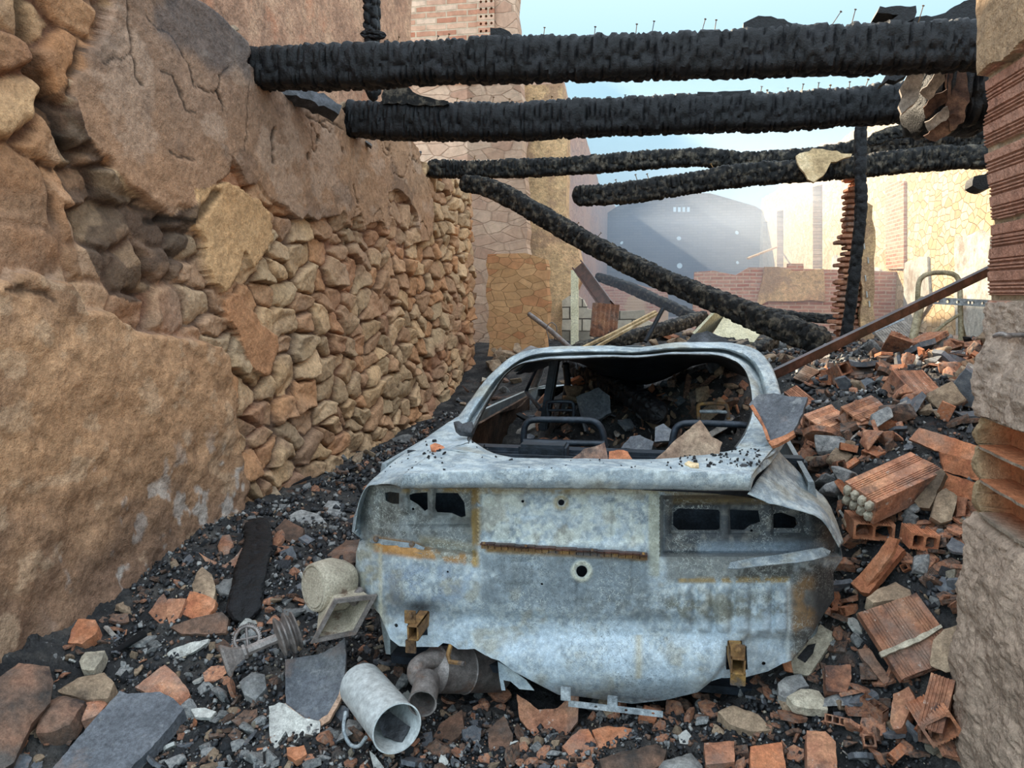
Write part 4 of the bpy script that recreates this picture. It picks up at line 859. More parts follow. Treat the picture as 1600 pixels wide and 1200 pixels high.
# body side (left and right) with wheel arches
def sx(z): return .79+.075*np.sin(np.clip((z-.1)/.9, 0, 1)*math.pi)**.7
ctr = -.2
for s in (-1, 1):
    o_ = [(2.84, .14), (2.84, .96), (3.7, .97), (4.6, .93), (5.6, .90), (6.2, .86), (7.0, .70), (7.1, .14)]
    def arch(c):
        return [(c+.34*math.cos(a), .24+.34*math.sin(a)) for a in np.linspace(math.pi, 0, 15)]
    poly = [(2.84, .14), (3.06, .14)]+[(3.40+.34*math.cos(a), .22+.34*math.sin(a)) for a in np.linspace(math.pi, 0, 15)]+[(3.74, .14), (5.86, .14)]+[(6.2+.34*math.cos(a), .22+.34*math.sin(a)) for a in np.linspace(math.pi, 0, 15)]+[(6.54, .14), (7.1, .2), (7.0, .70), (6.2, .86), (5.6, .90), (4.6, .93), (3.75, .95), (2.86, .93)]
    off = ctr if s > 0 else ctr
    fn = lambda a, b, s=s: np.stack([-.26+.05*(a-2.8)+s*sx(b)+s*-.04*np.clip(a-6, 0, 1), a, b], -1)
    plate('body_side', poly, [], fn, (-.02*s, 0, 0), M['paintmetal'], CAR, step=.05, sm=50, colfn=lambda a, b: metalcol(a*1.3, b*1.3)*.8)
    if s < 0: plate('door_lining', [(3.1, .5), (3.2, .88), (3.75, .90), (4.4, .90), (5.4, .88), (5.5, .4)], [], lambda a, b: np.stack([-.26+.05*(a-2.8)-sx(b)+.05+.01*np.sin(a*9), a, b], -1), (.02, 0, 0), mat_rock('rusted_lining', [L_('#2a211c'), L_('#4c382c'), L_('#6e5644')], scale=9, vary=0), CAR, step=.06)
for (wx, wy) in ((-1, 3.40), (1, 3.40), (-1, 6.2), (1, 6.2)):
    Mx = Matrix.Translation((ctr-.03+wx*.80, wy, .22)) @ Matrix.Rotation(math.pi/2*wx, 4, 'Y')
    w = MB().lathe([(.0, .0), (.06, .0), (.07, .03), (.13, .02), (.17, .03), (.19, .07), (.20, .08), (.20, .10), (.18, .09), (.18, -.06), (.20, -.08)], 28, Mx).build('wheel_rim', M['rust'], CAR, 40)
MB().box((ctr, 4.9, .14), (1.66, 4.2, .03)).build('floor_pan', M['darksteel'], CAR)
loft('bonnet', [[(ctr-.8, 5.9, .86), (ctr, 5.85, .93), (ctr+.78, 5.9, .86)], [(ctr-.8, 6.6, .80), (ctr, 6.6, .86), (ctr+.75, 6.6, .80)], [(ctr-.76, 7.1, .62), (ctr, 7.2, .66), (ctr+.72, 7.1, .62)]], 24, 14, M['paintmetal'], CAR, disp=.04, colfn=mc3)
MB().box((ctr, 3.42, .50), (1.6, .03, .62)).build('light_block_bulkhead', M['darksteel'], CAR)  # unseen dark panel added to keep window light out of the boot
MB().box(P(990, 706, 3.22)+Vector((-.02, 0, -.03)), (1.42, .10, .07)).build('cross_member', M['darksteel'], CAR, bevel=.015)
MB().box(P(850, 702, 3.12)+Vector((0, 0, -.01)), (.20, .12, .075)).build('cross_member', M['darksteel'], CAR, bevel=.01)
def rtube(name, pts, r, mat='darksteel'): return MB().tube(catmull(pts, 40), r, 8).build(name, M[mat], CAR, 50)
rtube('seat_frame', [P(*p) for p in ((818,702,3.62),(819,672,3.62),(824,660,3.62),(836,656,3.62),(880,656,3.62),(920,657,3.62),(934,662,3.62),(942,676,3.62),(946,702,3.62))], .016)
rtube('seat_frame', [P(*p) for p in ((818,690,3.60),(880,692,3.60),(945,693,3.60))], .016)
rtube('seat_frame', [P(*p) for p in ((1048,704,3.62),(1054,674,3.62),(1062,664,3.62),(1080,661,3.62),(1120,662,3.62),(1160,664,3.62),(1170,668,3.62),(1172,690,3.62))], .016)
rtube('headrest_frame', [P(*p) for p in ((857,655,4.3),(855,634,4.3),(860,628,4.3),(890,628,4.3),(896,634,4.3),(896,655,4.3))], .011)
rtube('headrest_frame', [P(*p) for p in ((856,641,4.3),(875,641,4.3),(896,641,4.3))], .008)
rtube('headrest_frame', [P(*p) for p in ((1092,655,4.2),(1091,636,4.2),(1097,631,4.2),(1128,631,4.2),(1136,636,4.2),(1138,655,4.2))], .011, 'rust')
rtube('headrest_frame', [P(*p) for p in ((1093,643,4.2),(1115,643,4.2),(1137,644,4.2))], .010, 'galv')
rtube('steering_rim', [P(*p) for p in ((945,640,5.0),(958,628,5.0),(975,632,5.0),(982,648,5.0),(970,664,5.0),(950,660,5.0),(944,645,5.0))], .012)
# flap of loose sheet under the right lamp opening, shelves, seams, rivets
plate('loose_flap', [(1137,889),(1141,880),(1175,873),(1215,868),(1262,860),(1285,856),(1297,862),(1293,870),(1270,876),(1220,882),(1180,886),(1150,890)], [], mapP(lambda u, v: 2.64-(v-855)*.0026+.0*u+.10*np.clip((u-1240)/80, 0, 1)**2), .004, M['paintmetal'], CAR, step=5, sm=50, colfn=lambda u, v: metalcol(u/200, v/200)*.75)
plate('loose_flap', [(577,846),(586,841),(620,846),(650,850),(664,856),(660,866),(640,862),(600,856)], [], mapP(lambda u, v: 2.67-(v-845)*.0016+.2*np.clip((640-u)/80, 0, 2)**2), .003, M['paintmetal'], CAR, step=5, colfn=lambda u, v: metalcol(u/200, v/200)*.6)
for (u, v) in ((588,842),(644,850)): MB().lathe([(0, .0), (.012, .0), (.010, .01), (0, .014)], 10, Matrix.Translation(P(u, v, 2.66+.2*max(0, (640-u)/80)**2)) @ Matrix.Rotation(math.pi/2, 4, 'X')).build('bolt', M['rust'], CAR, 40)
# towing / bumper brackets: rusty square tubes on flanges
q0, q1 = P(752, 849, 2.60), P(1011, 866, 2.60); dv = q1-q0
for nm, dz, hh, dy, mm in (('seam_rail', 0, .006, 0, 'brownbar'), ('seam_channel', -.014, .012, .012, 'rust')):
    st_ = MB()
    for k in range(24):
        a_, b_ = q0+dv*(k/24), q0+dv*((k+1)/24); c_ = (a_+b_)/2; st_.box(c_+Vector((0, dy, dz+.0015*math.sin(k*2.1))), (dv.length/24+.002, .022, hh), (0, -math.atan2(dv.z, dv.x), 0))
    st_.build(nm, M[mm], CAR)
for t_ in (.02, .28, .68, .98): MB().lathe([(0, 0), (.006, 0), (.005, .006), (0, .008)], 8, Matrix.Translation(q0+dv*t_+Vector((0, -.01, .002)))).build('bolt', M['rust'], CAR, 40)
def bracket(cu, cv, w, h, Y, fl):
    c = P(cu, cv, Y); g = MB(); t = .006; wv = w*Y/F; hv = h*Y/F
    for sx_, sz_, dx, dz in ((0, 1, wv, t), (0, -1, wv, t), (1, 0, t, hv), (-1, 0, t, hv)):
        g.box(c+Vector((sx_*wv/2, .09, sz_*hv/2)), (dx+t*(dx == wv), .20, dz+t*(dz == hv)))
    g.build('bumper_bracket', M['rust'], CAR, bevel=.002)
    (a, b, c_, d) = fl; p0 = P(a, b, Y+.01); p1 = P(c_, d, Y+.01)
    f_ = MB().box((p0+p1)/2, (abs(p1.x-p0.x), .008, abs(p1.z-p0.z))).build('bracket_flange', M['rust'], CAR, bevel=.002)
    MB().lathe([(0, 0), (.011, 0), (.011, .01), (0, .012)], 6, Matrix.Translation(P((a+c_)/2, b+8, Y)) @ Matrix.Rotation(math.pi/2, 4, 'X')).build('bolt', M['rust'], CAR)
bracket(646, 988, 17, 24, 2.52, (632, 953, 650, 975)); MB().box(P(642, 1010, 2.56), (.04, .01, .05)).build('bracket_flange', M['rust'], CAR, bevel=.002)
bracket(1153, 1040, 20, 24, 2.50, (1142, 1006, 1164, 1030)); MB().box(P(1153, 1060, 2.55), (.05, .01, .05)).build('bracket_flange', M['rust'], CAR, bevel=.002)
# silencer and tail pipe
a, b = P(678, 1046, 2.70), P(778, 1046, 2.92); ax = (b-a).normalized(); L = (b-a).length
Mx = Matrix.Translation(a) @ ax.to_track_quat('Z', 'Y').to_matrix().to_4x4()
MB().lathe([(0, -.03), (.05, -.028), (.082, -.01), (.09, .0), (.093, .006), (.087, .012), (.09, L*.45), (.094, L*.46), (.088, L*.48), (.088, L), (.075, L+.02), (0, L+.03)], 30, Mx).build('silencer', M['steel'], CAR, 50)
MB().tube(catmull([P(700,1030,2.72),P(672,1030,2.66),P(652,1042,2.6),P(652,1058,2.56),P(665,1066,2.52)], 24), .034, 14, cap=False).build('exhaust_pipe', M['steel'], CAR, 60)
t0, t1 = P(668, 1062, 2.56), P(660, 1098, 2.42); Mx = Matrix.Translation(t0) @ (t1-t0).to_track_quat('Z', 'Y').to_matrix().to_4x4(); L = (t1-t0).length
MB().lathe([(.028, -.02), (.045, .0), (.047, .02), (.049, L), (.051, L+.005), (.045, L+.004), (.042, .02), (.0, .0)], 24, Mx).build('tail_pipe', M['steel'], CAR, 50)
MB().tube([P(705,1004,2.66),P(700,1024,2.62),P(703,1034,2.6),P(726,1037,2.58)], .009, 6).build('exhaust_hanger', M['rust'], CAR)
plate('torn_shield', [(778,1033),(800,1046),(822,1062),(835,1078),(812,1076),(798,1064),(787,1062),(790,1078),(784,1078),(780,1055)], [], fY and mapP(lambda u, v: 2.66+0*u), .004, M['paintmetal'], CAR, step=8, colfn=lambda u, v: metalcol(u/200, v/200))
# punched strip hanging below the boot floor
st = MB(); p0, p1 = P(888, 1095, 2.6), P(1036, 1112, 2.55)
st_pts = [(0, 0), (1, 0), (1, 1), (0, 1)]
def stripfn(a, b):
    return np.stack([p0.x+(p1.x-p0.x)*a, p0.y+(p1.y-p0.y)*a, p0.z+(p1.z-p0.z)*a-.022*b], -1)
plate('underbody_strip', [(0, 0), (1, 0), (1, 1), (0, 1)], [circ((x, .5), .22, 10, sx=.08) for x in (.3, .62, .9)], stripfn, (0, .004, 0), M['galv'], CAR)
for u, v in ((957, 1098), (884, 1084)): MB().box(P(u, v, 2.58), (.036, .01, .05)).build('strip_tab', M['galv'], CAR, bevel=.002)
# ================================================================ rubble: shapes
HERO = []
def unit(a): a = np.asarray(a, float); return a/np.linalg.norm(a)
def edist(px, py, poly):
    d = np.full(len(px), 1e9); n = len(poly)
    for i in range(n):
        ax, ay = poly[i]; bx, by = poly[(i+1) % n]; L2 = (bx-ax)**2+(by-ay)**2+1e-12
        t = np.clip(((px-ax)*(bx-ax)+(py-ay)*(by-ay))/L2, 0, 1); d = np.minimum(d, np.hypot(px-ax-t*(bx-ax), py-ay-t*(by-ay)))
    return d
def anchor(u, v, lift, Y=None):
    if Y is None:
        h = hit(u, v); p = h if h is not None else P(u, v, 3)
    else: p = P(u, v, Y)
    return p
def onplane(c, n):
    c = np.asarray(c); n = unit(n); cm = np.array([0, 0, H])
    def f(u, v):
        d = (R3 @ np.stack([(np.asarray(u)-800)/F, (600-np.asarray(v))/F, -np.ones(len(u))])).T
        t = ((c-cm) @ n)/(d @ n); return cm+d*t[:, None]
    return f
def slab(name, poly, n, T, mat, label, cat, lift=None, Y=None, curve=0, cdir=None, dome=0, nz=.004, step=None, parent=None, jag=.8, seed=0, group=None, sm=35, ctr=None):
    """a fragment: outline on its own tilted plane, real thickness, optional curl (curve) or rounded top (dome)"""
    cu = sum(p[0] for p in poly)/len(poly); cv = sum(p[1] for p in poly)/len(poly); HERO.append(poly)
    if ctr: cu = sum(p[0] for p in ctr)/len(ctr); cv = sum(p[1] for p in ctr)/len(ctr)
    n = unit(n); c = anchor(cu, cv, 0, Y); c = np.array(c)+n*((T*.6+.03 if lift is None else lift) if Y is None else 0)
    f = onplane(c, n); pl = rough(poly, jag, 7, seed=seed+int(cu))
    st = step or max(3, (max(p[0] for p in poly)-min(p[0] for p in poly))/12)
    o3 = f(np.array([p[0] for p in pl]), np.array([p[1] for p in pl])); size = np.linalg.norm(o3.max(0)-o3.min(0))
    e1 = unit(np.cross(n, [0, 0, 1]) if abs(n[2]) < .98 else [1, 0, 0]); 
    if cdir is not None: e1 = unit(f(np.array([cdir[1][0]]), np.array([cdir[1][1]]))[0]-f(np.array([cdir[0][0]]), np.array([cdir[0][1]]))[0])
    def g(u, v):
        p = f(u, v); q = (p-c) @ e1; w = (p-c) @ np.cross(n, e1)
        h = curve*(q/size*2)**2-(curve*.3 if curve else 0)
        if dome:
            d = edist(u, v, pl)/max(1, max(edist(np.array([cu]), np.array([cv]), pl)[0], 4)); h = h-dome*(1-np.clip(d, 0, 1)**.6)
        h = h+nz*2*(fbm(q/size*5+seed, w/size*5+cu, 4)-.5)+nz*(fbm(q/size*18+seed, w/size*18+cv, 3)-.5)
        return p+n[None]*h[:, None]
    o = plate(name, pl, [], g, -n*T, M[mat] if isinstance(mat, str) else mat, parent, step=st, sm=sm)
    if parent is None: tag(o, label, cat, group)
    return o
def hollow_mesh(name, Lx, W_, T, nx, nz, mat, grooves=True, brk=0, seed=0, wall_=.009, plugs=False):
    """hollow clay block: length along x, grooved faces +-z, cells run along x"""
    rr = random.Random(seed); out = []
    def top(z, s):
        pts = [(0, z)]
        if grooves:
            k = max(2, int(W_/.055)); 
            for i in range(k):
                y0 = W_*(i+.22)/k
                for j in range(4):
                    a = y0+j*.0095
                    if a+.005 < W_-.004: pts += [(a, z), (a+.001, z-s*.0035), (a+.0045, z-s*.0035), (a+.0055, z)]
        pts.append((W_, z)); return pts
    out = top(0, 1)+list(reversed(top(-T, -1))); out = [(a, b) for a, b in out]
    holes = []; cw = (W_-wall_*(nx+1))/nx; ch = (T-wall_*(nz+1))/nz
    for i in range(nx):
        for j in range(nz):
            y0 = wall_+i*(cw+wall_); z0 = -wall_-j*(ch+wall_); r = .15*min(cw, ch)
            holes.append([(y0+r, z0), (y0+cw-r, z0), (y0+cw, z0-r), (y0+cw, z0-ch+r), (y0+cw-r, z0-ch), (y0+r, z0-ch), (y0, z0-ch+r), (y0, z0-r)])
    V2, Fc = cdt(out, holes); n = len(V2); sec = max(2, int(Lx/.03)); V = []
    for s in range(sec+1):
        x = Lx*s/sec
        for (y, z) in V2:
            dx = 0
            if s == sec and brk: dx = -brk*(fbm(y*18+seed, z*18+3, 3)*1.4)
            if s == 0 and brk: dx = .4*brk*fbm(y*22+seed+9, z*22, 3)
            if s == sec-1 and brk: dx = -brk*.5*fbm(y*18+seed, z*18+3, 3)
            V.append((x+dx, y, z))
    cnt = {}
    for f in Fc:
        for i in range(len(f)): cnt[(f[i], f[(i+1) % len(f)])] = 1
    side = [(a, b) for (a, b) in cnt if (b, a) not in cnt]
    Fa = [tuple(reversed(f)) for f in Fc]+[tuple(i+sec*n for i in f) for f in Fc]
    for s in range(sec): Fa += [(a+s*n, b+s*n, b+(s+1)*n, a+(s+1)*n) for a, b in side]
    me = mesh(name, V, Fa); bm = bmesh.new(); bm.from_mesh(me); bmesh.ops.recalc_face_normals(bm, faces=bm.faces); bm.to_mesh(me); bm.free()
    me.materials.append(M[mat]); return me, holes
def hollow(O, A, B, n, T, nx, nz, mat, label, lift=None, Y=None, brk=.02, seed=0, plugs=None, grooves=True, group=None, name='hollow_brick'):
    cu = (A[0]+B[0])/2; cv = (A[1]+B[1])/2; n = unit(n); HERO.append([O, A, (A[0]+B[0]-O[0], A[1]+B[1]-O[1]), B]); c = np.array(anchor(cu, cv, 0, Y))+n*((T*.6 if lift is None else lift) if Y is None else 0)
    f = onplane(c, n); q = f(np.array([O[0], A[0], B[0]], float), np.array([O[1], A[1], B[1]], float)); o_, a, b = q
    Lx = np.linalg.norm(a-o_); ex = (a-o_)/Lx; W_ = np.linalg.norm((b-o_)-((b-o_) @ ex)*ex); ey = unit((b-o_)-((b-o_) @ ex)*ex)
    s = 1 if np.cross(ex, ey) @ n > 0 else -1
    if s < 0: o_ = o_+ey*W_; ey = -ey
    me, holes = hollow_mesh(name, Lx, W_, T, nx, nz, mat, grooves, brk, seed)
    ob = link(name, me); ob.matrix_world = Matrix(((ex[0], ey[0], n[0], o_[0]), (ex[1], ey[1], n[1], o_[1]), (ex[2], ey[2], n[2], o_[2]), (0, 0, 0, 1)))
    tag(ob, label, 'brick', group); bpy.context.view_layer.update()
    if plugs:
        for h in holes:
            ys = [p[0] for p in h]; zs = [p[1] for p in h]; w_ = (max(ys)-min(ys)); h_ = max(zs)-min(zs)
            x0 = 0 if plugs == 'start' else Lx
            bm = bmesh.new(); bmesh.ops.create_icosphere(bm, subdivisions=3, radius=1)
            for v in bm.verts:
                d = 1+.18*(noise.noise(v.co*2+Vector((ys[0]*40, zs[0]*40, 0)))); v.co = Vector((x0+v.co.x*.022*d, (max(ys)+min(ys))/2+np.sign(v.co.y)*abs(v.co.y)**.6*w_*.52*d, (max(zs)+min(zs))/2+np.sign(v.co.z)*abs(v.co.z)**.6*h_*.52*d))
            me2 = bpy.data.meshes.new('mortar_plug'); bm.to_mesh(me2); bm.free(); me2.materials.append(M['mortar']); smooth(me2)
            p_ = bpy.data.objects.new('mortar_plug', me2); COL.objects.link(p_); p_.parent = ob
    return ob
UPN = (0, -.35, .93)
# ---------------------------------------------------------------- fragments that stand out: right-hand pile
hollow((1320,752), (1427,704), (1407,768), (-.05,-.42,.9), .105, 4, 2, 'terra', 'big grooved hollow brick with round mortar plugs showing at its left end', plugs='start', seed=1, brk=.012, lift=.13)
hollow((1254,648), (1303,630), (1278,674), (-.05,-.45,.88), .09, 3, 2, 'terra', 'left of two grooved bricks lying side by side near the car roof corner', seed=2, lift=.12)
hollow((1312,636), (1365,616), (1352,656), (-.05,-.45,.88), .10, 3, 2, 'terra', 'right of two grooved bricks lying side by side near the car roof corner', seed=3, lift=.13)
hollow((1441,577), (1477,616), (1412,599), (.25,-.5,.8), .12, 4, 2, 'terra', 'grooved hollow brick standing tilted at the top of the pile near the right wall', seed=4, lift=.16)
hollow((1224,612), (1258,640), (1241,599), (-.2,-.6,.75), .08, 3, 1, 'terra', 'small grooved brick piece behind the dark curved tile on the car corner', seed=5, lift=.12)
hollow((1238,590), (1262,600), (1258,570), (-.5,-.5,.7), .10, 3, 1, 'terra_sooty', 'sooty grooved brick leaning by the diagonal steel bar', seed=6, lift=.1)
hollow((1302,572), (1345,566), (1332,586), (0,-.3,.95), .07, 3, 1, 'terra_sooty', 'dark reddish brick lying flat below the brick pillar', seed=7, lift=.1)
hollow((1340,957), (1410,1064), (1428,921), (-.12,-.62,.77), .035, 5, 1, 'terra', 'large square grooved brick face tilted towards us with a line of mortar across', seed=8, brk=.01, lift=.07)
slab('mortar_line', [(1373,1019),(1400,1008),(1430,996),(1470,975),(1473,980),(1436,1003),(1405,1015),(1377,1027)], (-.12,-.62,.77), .01, 'mortar', 'greenish grey strip of old mortar stuck across the large square brick', 'mortar', lift=.085, jag=1)
hollow((1455,1050), (1432,1137), (1496,1050), (-.25,-.55,.8), .10, 2, 1, 'terra', 'hollow brick beside the foot of the right wall with one open chamber facing us', seed=9, lift=.13, brk=.01)
def hollow_end(TL, TR, BL, Lx, nx, nz, mat, label, Y=None, seed=0, lift=.05, down=.25, name='hollow_brick'):
    c = anchor((TR[0]+BL[0])/2, (TR[1]+BL[1])/2, 0, Y); Yc = c.y-lift if Y is None else Y
    a, b, d = P(*TL, Yc), P(*TR, Yc), P(*BL, Yc); ey = (b-a); W_ = ey.length; ey.normalize(); dz = (d-a); T = dz.length; dz = (dz-ey*dz.dot(ey)).normalized()
    ex = ey.cross(-dz); 
    me, holes = hollow_mesh(name, Lx, W_, T, nx, nz, mat, True, .012, seed); ob = link(name, me)
    if ex.y < 0: ex = -ex; me, holes = me, holes
    ez = -dz
    if ex.cross(ey).dot(ez) < 0:   # mirror the width axis so the frame is right-handed
        a = b; ey = -ey
    ob.matrix_world = Matrix(((ex.x, ey.x, ez.x, a.x), (ex.y, ey.y, ez.y, a.y), (ex.z, ey.z, ez.z, a.z), (0, 0, 0, 1)))
    ob.rotation_euler.x += 0; tag(ob, label, 'brick'); return ob
hollow_end((1240,674), (1290,684), (1243,706), .16, 3, 2, 'terra_sooty', 'dark hollow brick with its open square chambers facing us, behind the torn car corner', seed=11)
hollow_end((1335,815), (1400,820), (1338,842), .17, 2, 1, 'terra_clean', 'bright orange brick piece with two open chambers below the mortared brick', seed=12, lift=.10)
hollow_end((1425,832), (1470,838), (1428,858), .13, 2, 1, 'terra_clean', 'broken orange brick with bent thin walls next to the lower right wall edge', seed=13, lift=.08)
hollow_end((1436,1135), (1484,1112), (1455,1172), .14, 1, 1, 'terra_clean', 'orange clay chamber open towards us at the foot of the right wall', seed=14, lift=.12)
S = slab
S('brick_skin', [(1420,686),(1436,668),(1470,678),(1530,697),(1530,722),(1480,712)], (-.1,-.9,.4), .02, 'terra_clean', 'long smooth orange clay slab, topmost of three leaning against the right wall', 'brick', lift=.16)
S('brick_skin', [(1468,706),(1530,722),(1530,752),(1475,736)], (-.1,-.95,.3), .02, 'terra_clean', 'middle of three smooth orange clay slabs leaning against the right wall', 'brick', lift=.13)
S('brick_skin', [(1470,736),(1530,756),(1530,785),(1468,768)], (-.1,-.95,.3), .02, 'terra_clean', 'lowest of three smooth orange clay slabs leaning against the right wall', 'brick', lift=.10)
S('mortar_slab', [(1426,780),(1440,748),(1472,732),(1478,740),(1452,795),(1436,792)], (-.5,-.7,.5), .035, 'tanstone', 'tan mortar slab leaning behind the big plugged brick', 'rubble', lift=.12)
S('mortar_slab', [(1455,808),(1465,770),(1478,762),(1496,775),(1488,812),(1470,818)], (-.1,-.8,.5), .04, 'tanstone', 'sand-coloured flat stone standing beside the right wall edge', 'rubble', lift=.1)
S('brick_shard', [(1496,775),(1512,778),(1508,806),(1494,808)], (-.1,-.9,.4), .05, 'terra', 'small upright brick stub squeezed beside the sand-coloured flat stone', 'brick', lift=.08)
S('brick_shard', [(1330,912),(1395,842),(1402,850),(1413,858),(1358,927),(1345,925)], (-.45,-.55,.7), .03, 'terra_clean', 'long orange angled brick fragment slanting above the large square brick', 'brick', lift=.09)
S('brick_shard', [(1333,914),(1390,838),(1403,842),(1396,862),(1352,920)], (-.85,-.4,.3), .012, 'terra_clean', 'thin upright flange standing on the slanting orange fragment', 'brick', lift=.13)
S('mortar_chunk', [(1355,930),(1372,916),(1400,906),(1422,918),(1428,932),(1395,934),(1365,938)], UPN, .05, 'tanstone', 'tan mortar chunk lying just above the large square brick', 'rubble', lift=.06, dome=.012)
S('board_scrap', [(1234,1024),(1282,975),(1308,992),(1263,1056),(1240,1052)], (-.3,-.6,.75), .018, 'mortar', 'cream board scrap with small holes and a dark burn leaning on the car corner', 'board', lift=.06, nz=.002)
S('burn_mark_flake', [(1246,1028),(1262,1008),(1274,1005),(1270,1020),(1258,1035)], (-.3,-.6,.75), .003, 'coal', 'black flake stuck on the cream board scrap', 'flake', lift=.066, nz=.001)
S('tile_shard', [(1220,1030),(1232,1028),(1252,1037),(1262,1055),(1226,1048)], (0,-.8,.6), .015, 'terra_clean', 'orange tile flange tucked under the cream board scrap', 'tile', lift=.07)
S('brick_shard', [(1288,1040),(1330,1038),(1331,1060),(1322,1082),(1292,1080)], (0,-.65,.75), .05, 'terra', 'pinkish brick block with rounded lower edge below the cream board scrap', 'brick', lift=.06)
S('mortar_chunk', [(1230,1086),(1252,1073),(1280,1077),(1293,1092),(1294,1106),(1262,1104),(1240,1098)], UPN, .035, 'mortar', 'whitish flat mortar chunk, palest piece beside the right rear of the car', 'rubble', lift=.07, dome=.008)
S('brick_shard', [(1215,1068),(1228,1056),(1252,1052),(1264,1072),(1248,1075),(1228,1092),(1217,1085)], UPN, .04, 'grey', 'grey crusted tile piece partly under the whitish mortar chunk', 'tile', lift=.05)
S('brick_shard', [(1340,1015),(1358,1012),(1390,1060),(1384,1072),(1345,1025)], (-.2,-.6,.75), .03, 'terra_sooty', 'dark brown brick sliver under the large square brick', 'brick', lift=.05)
S('brick_shard', [(1390,1128),(1396,1085),(1420,1072),(1430,1092),(1408,1138),(1396,1140)], (-.5,-.5,.7), .05, 'terra', 'brown prism-shaped brick piece left of the open clay chamber', 'brick', lift=.07)
S('mortar_slab', [(1453,1032),(1458,1000),(1475,983),(1500,975),(1500,1050),(1478,1050),(1454,1040)], (-.3,-.8,.5), .02, 'tanstone', 'tan rounded board lying against the right wall above the clay chamber', 'board', lift=.1)
S('brick_shard', [(1261,1138),(1290,1140),(1306,1156),(1310,1210),(1262,1212)], UPN, .07, 'terra', 'tall plain brick half cut by the lower picture edge, right side', 'brick', lift=.07, dome=.01)
S('brick_shard', [(1172,1166),(1222,1160),(1230,1212),(1172,1212)], UPN, .08, 'terra_clean', 'orange hollow brick stub with a dirt filled top at the lower picture edge', 'brick', lift=.07)
S('brick_shard', [(1100,1160),(1147,1158),(1148,1190),(1103,1195)], UPN, .06, 'terra', 'nearly square orange brick block in front of the car, lower edge', 'brick', lift=.06)
S('grey_stone', [(1018,1212),(1036,1182),(1080,1170),(1098,1190),(1100,1212)], UPN, .07, 'grey', 'large pale grey stone at the lower edge in front of the car', 'stone', dome=.02)
S('brick_shard', [(925,1140),(950,1134),(988,1138),(982,1162),(950,1170),(936,1168)], UPN, .045, 'terra_clean', 'four-sided orange brick shard right of the curved roof tile', 'brick')
S('brick_shard', [(878,1166),(905,1140),(920,1138),(937,1170),(922,1184),(890,1180)], UPN, .045, 'terra_clean', 'flat orange brick shard directly below the curved roof tile', 'brick')
S('brick_shard', [(936,1182),(975,1168),(1025,1158),(1042,1168),(1034,1190),(985,1212),(945,1212)], UPN, .07, 'terra_sooty', 'long dark red brick heaped with ash, in front of the car at the lower edge', 'brick', dome=.015)
S('stone_chunk', [(1122,1108),(1145,1098),(1185,1112),(1208,1136),(1175,1140),(1140,1128)], UPN, .05, 'tanstone', 'long brown flat stone left of the whitish mortar chunk', 'stone', dome=.012)
S('tile_shard', [(763,1138),(788,1118),(802,1148),(798,1176),(764,1176)], UPN, .03, 'terra_sooty', 'ash-covered tile shard left of the curved roof tile', 'tile')
S('tile_shard', [(690,1128),(722,1108),(726,1140),(700,1166),(672,1160)], (-.1,-.4,.9), .03, 'terra_sooty', 'brown tile shard beside the white enamel pipe', 'tile')
S('curved_roof_tile', [(808,1087),(822,1092),(840,1104),(870,1103),(905,1082),(904,1134),(880,1152),(855,1156),(835,1148),(812,1124)], (0,-.60,.8), .016, 'terra', 'curved clay roof tile lying hollow side up in front of the car', 'tile', curve=.09, cdir=((810,1100),(905,1100)), lift=.10)
S('curved_roof_tile', [(1171,634),(1186,618),(1208,612),(1262,620),(1254,645),(1238,676),(1206,692),(1198,684),(1190,662)], (-.35,-.65,.7), .014, 'sootclay', 'dark curved roof tile perched on the torn right corner of the car', 'tile', Y=2.92, curve=.04, cdir=((1171,640),(1255,660)))
TC = [(1171,634),(1186,618),(1208,612),(1262,620),(1254,645),(1238,676),(1206,692),(1198,684),(1190,662)]
for pl in ([(1171,634),(1176,632),(1188,650),(1198,672),(1204,690),(1198,686),(1190,664)], [(1200,690),(1222,682),(1240,672),(1242,678),(1224,690),(1206,697)]):
    S('broken_rim', pl, (-.35,-.65,.7), .016, 'terra_clean', '', '', Y=2.905, ctr=TC, parent=bpy.data.objects['curved_roof_tile.001'], curve=0, nz=.001, step=4)
S('flat_tile', [(1022,719),(1060,684),(1094,656),(1100,664),(1112,682),(1128,691),(1124,708),(1080,716)], (0,-.9,.42), .014, mat_rock('dull_tile', [L_('#6a5448'), L_('#8a705e'), L_('#a08a74')], scale=5, vary=0), 'triangular dull brown tile standing in the rear window of the car', 'tile', Y=2.80)
S('tile_shard', [(890,720),(912,702),(930,697),(944,691),(948,705),(950,720)], (0,-.85,.5), .014, 'terra', 'reddish tile shard sitting left of centre on the rear window ledge', 'tile', Y=2.80)
S('tile_shard', [(950,719),(952,706),(966,702),(980,706),(988,718)], (0,-.85,.5), .014, 'terra_clean', 'small orange shard beside the reddish one on the rear window ledge', 'tile', Y=2.80)
S('brick_shard', [(672,696),(680,692),(694,698),(695,705),(684,705),(674,701)], (0,-.3,.95), .012, 'terra_clean', 'small orange chip on the left shoulder of the car', 'brick', Y=2.90)
S('wood_chip', [(1070,724),(1076,720),(1092,723),(1092,731),(1080,730)], (0,-.3,.95), .010, 'wood', 'pale wood chip lying on the boot lid right of centre', 'wood chip', Y=2.60)
S('charcoal_chunk', [(1155,725),(1160,722),(1168,724),(1168,732),(1162,735),(1155,733)], (0,-.7,.7), .02, 'coal', 'round black coal lump on the right end of the boot lid', 'charcoal', Y=2.62, dome=.006)
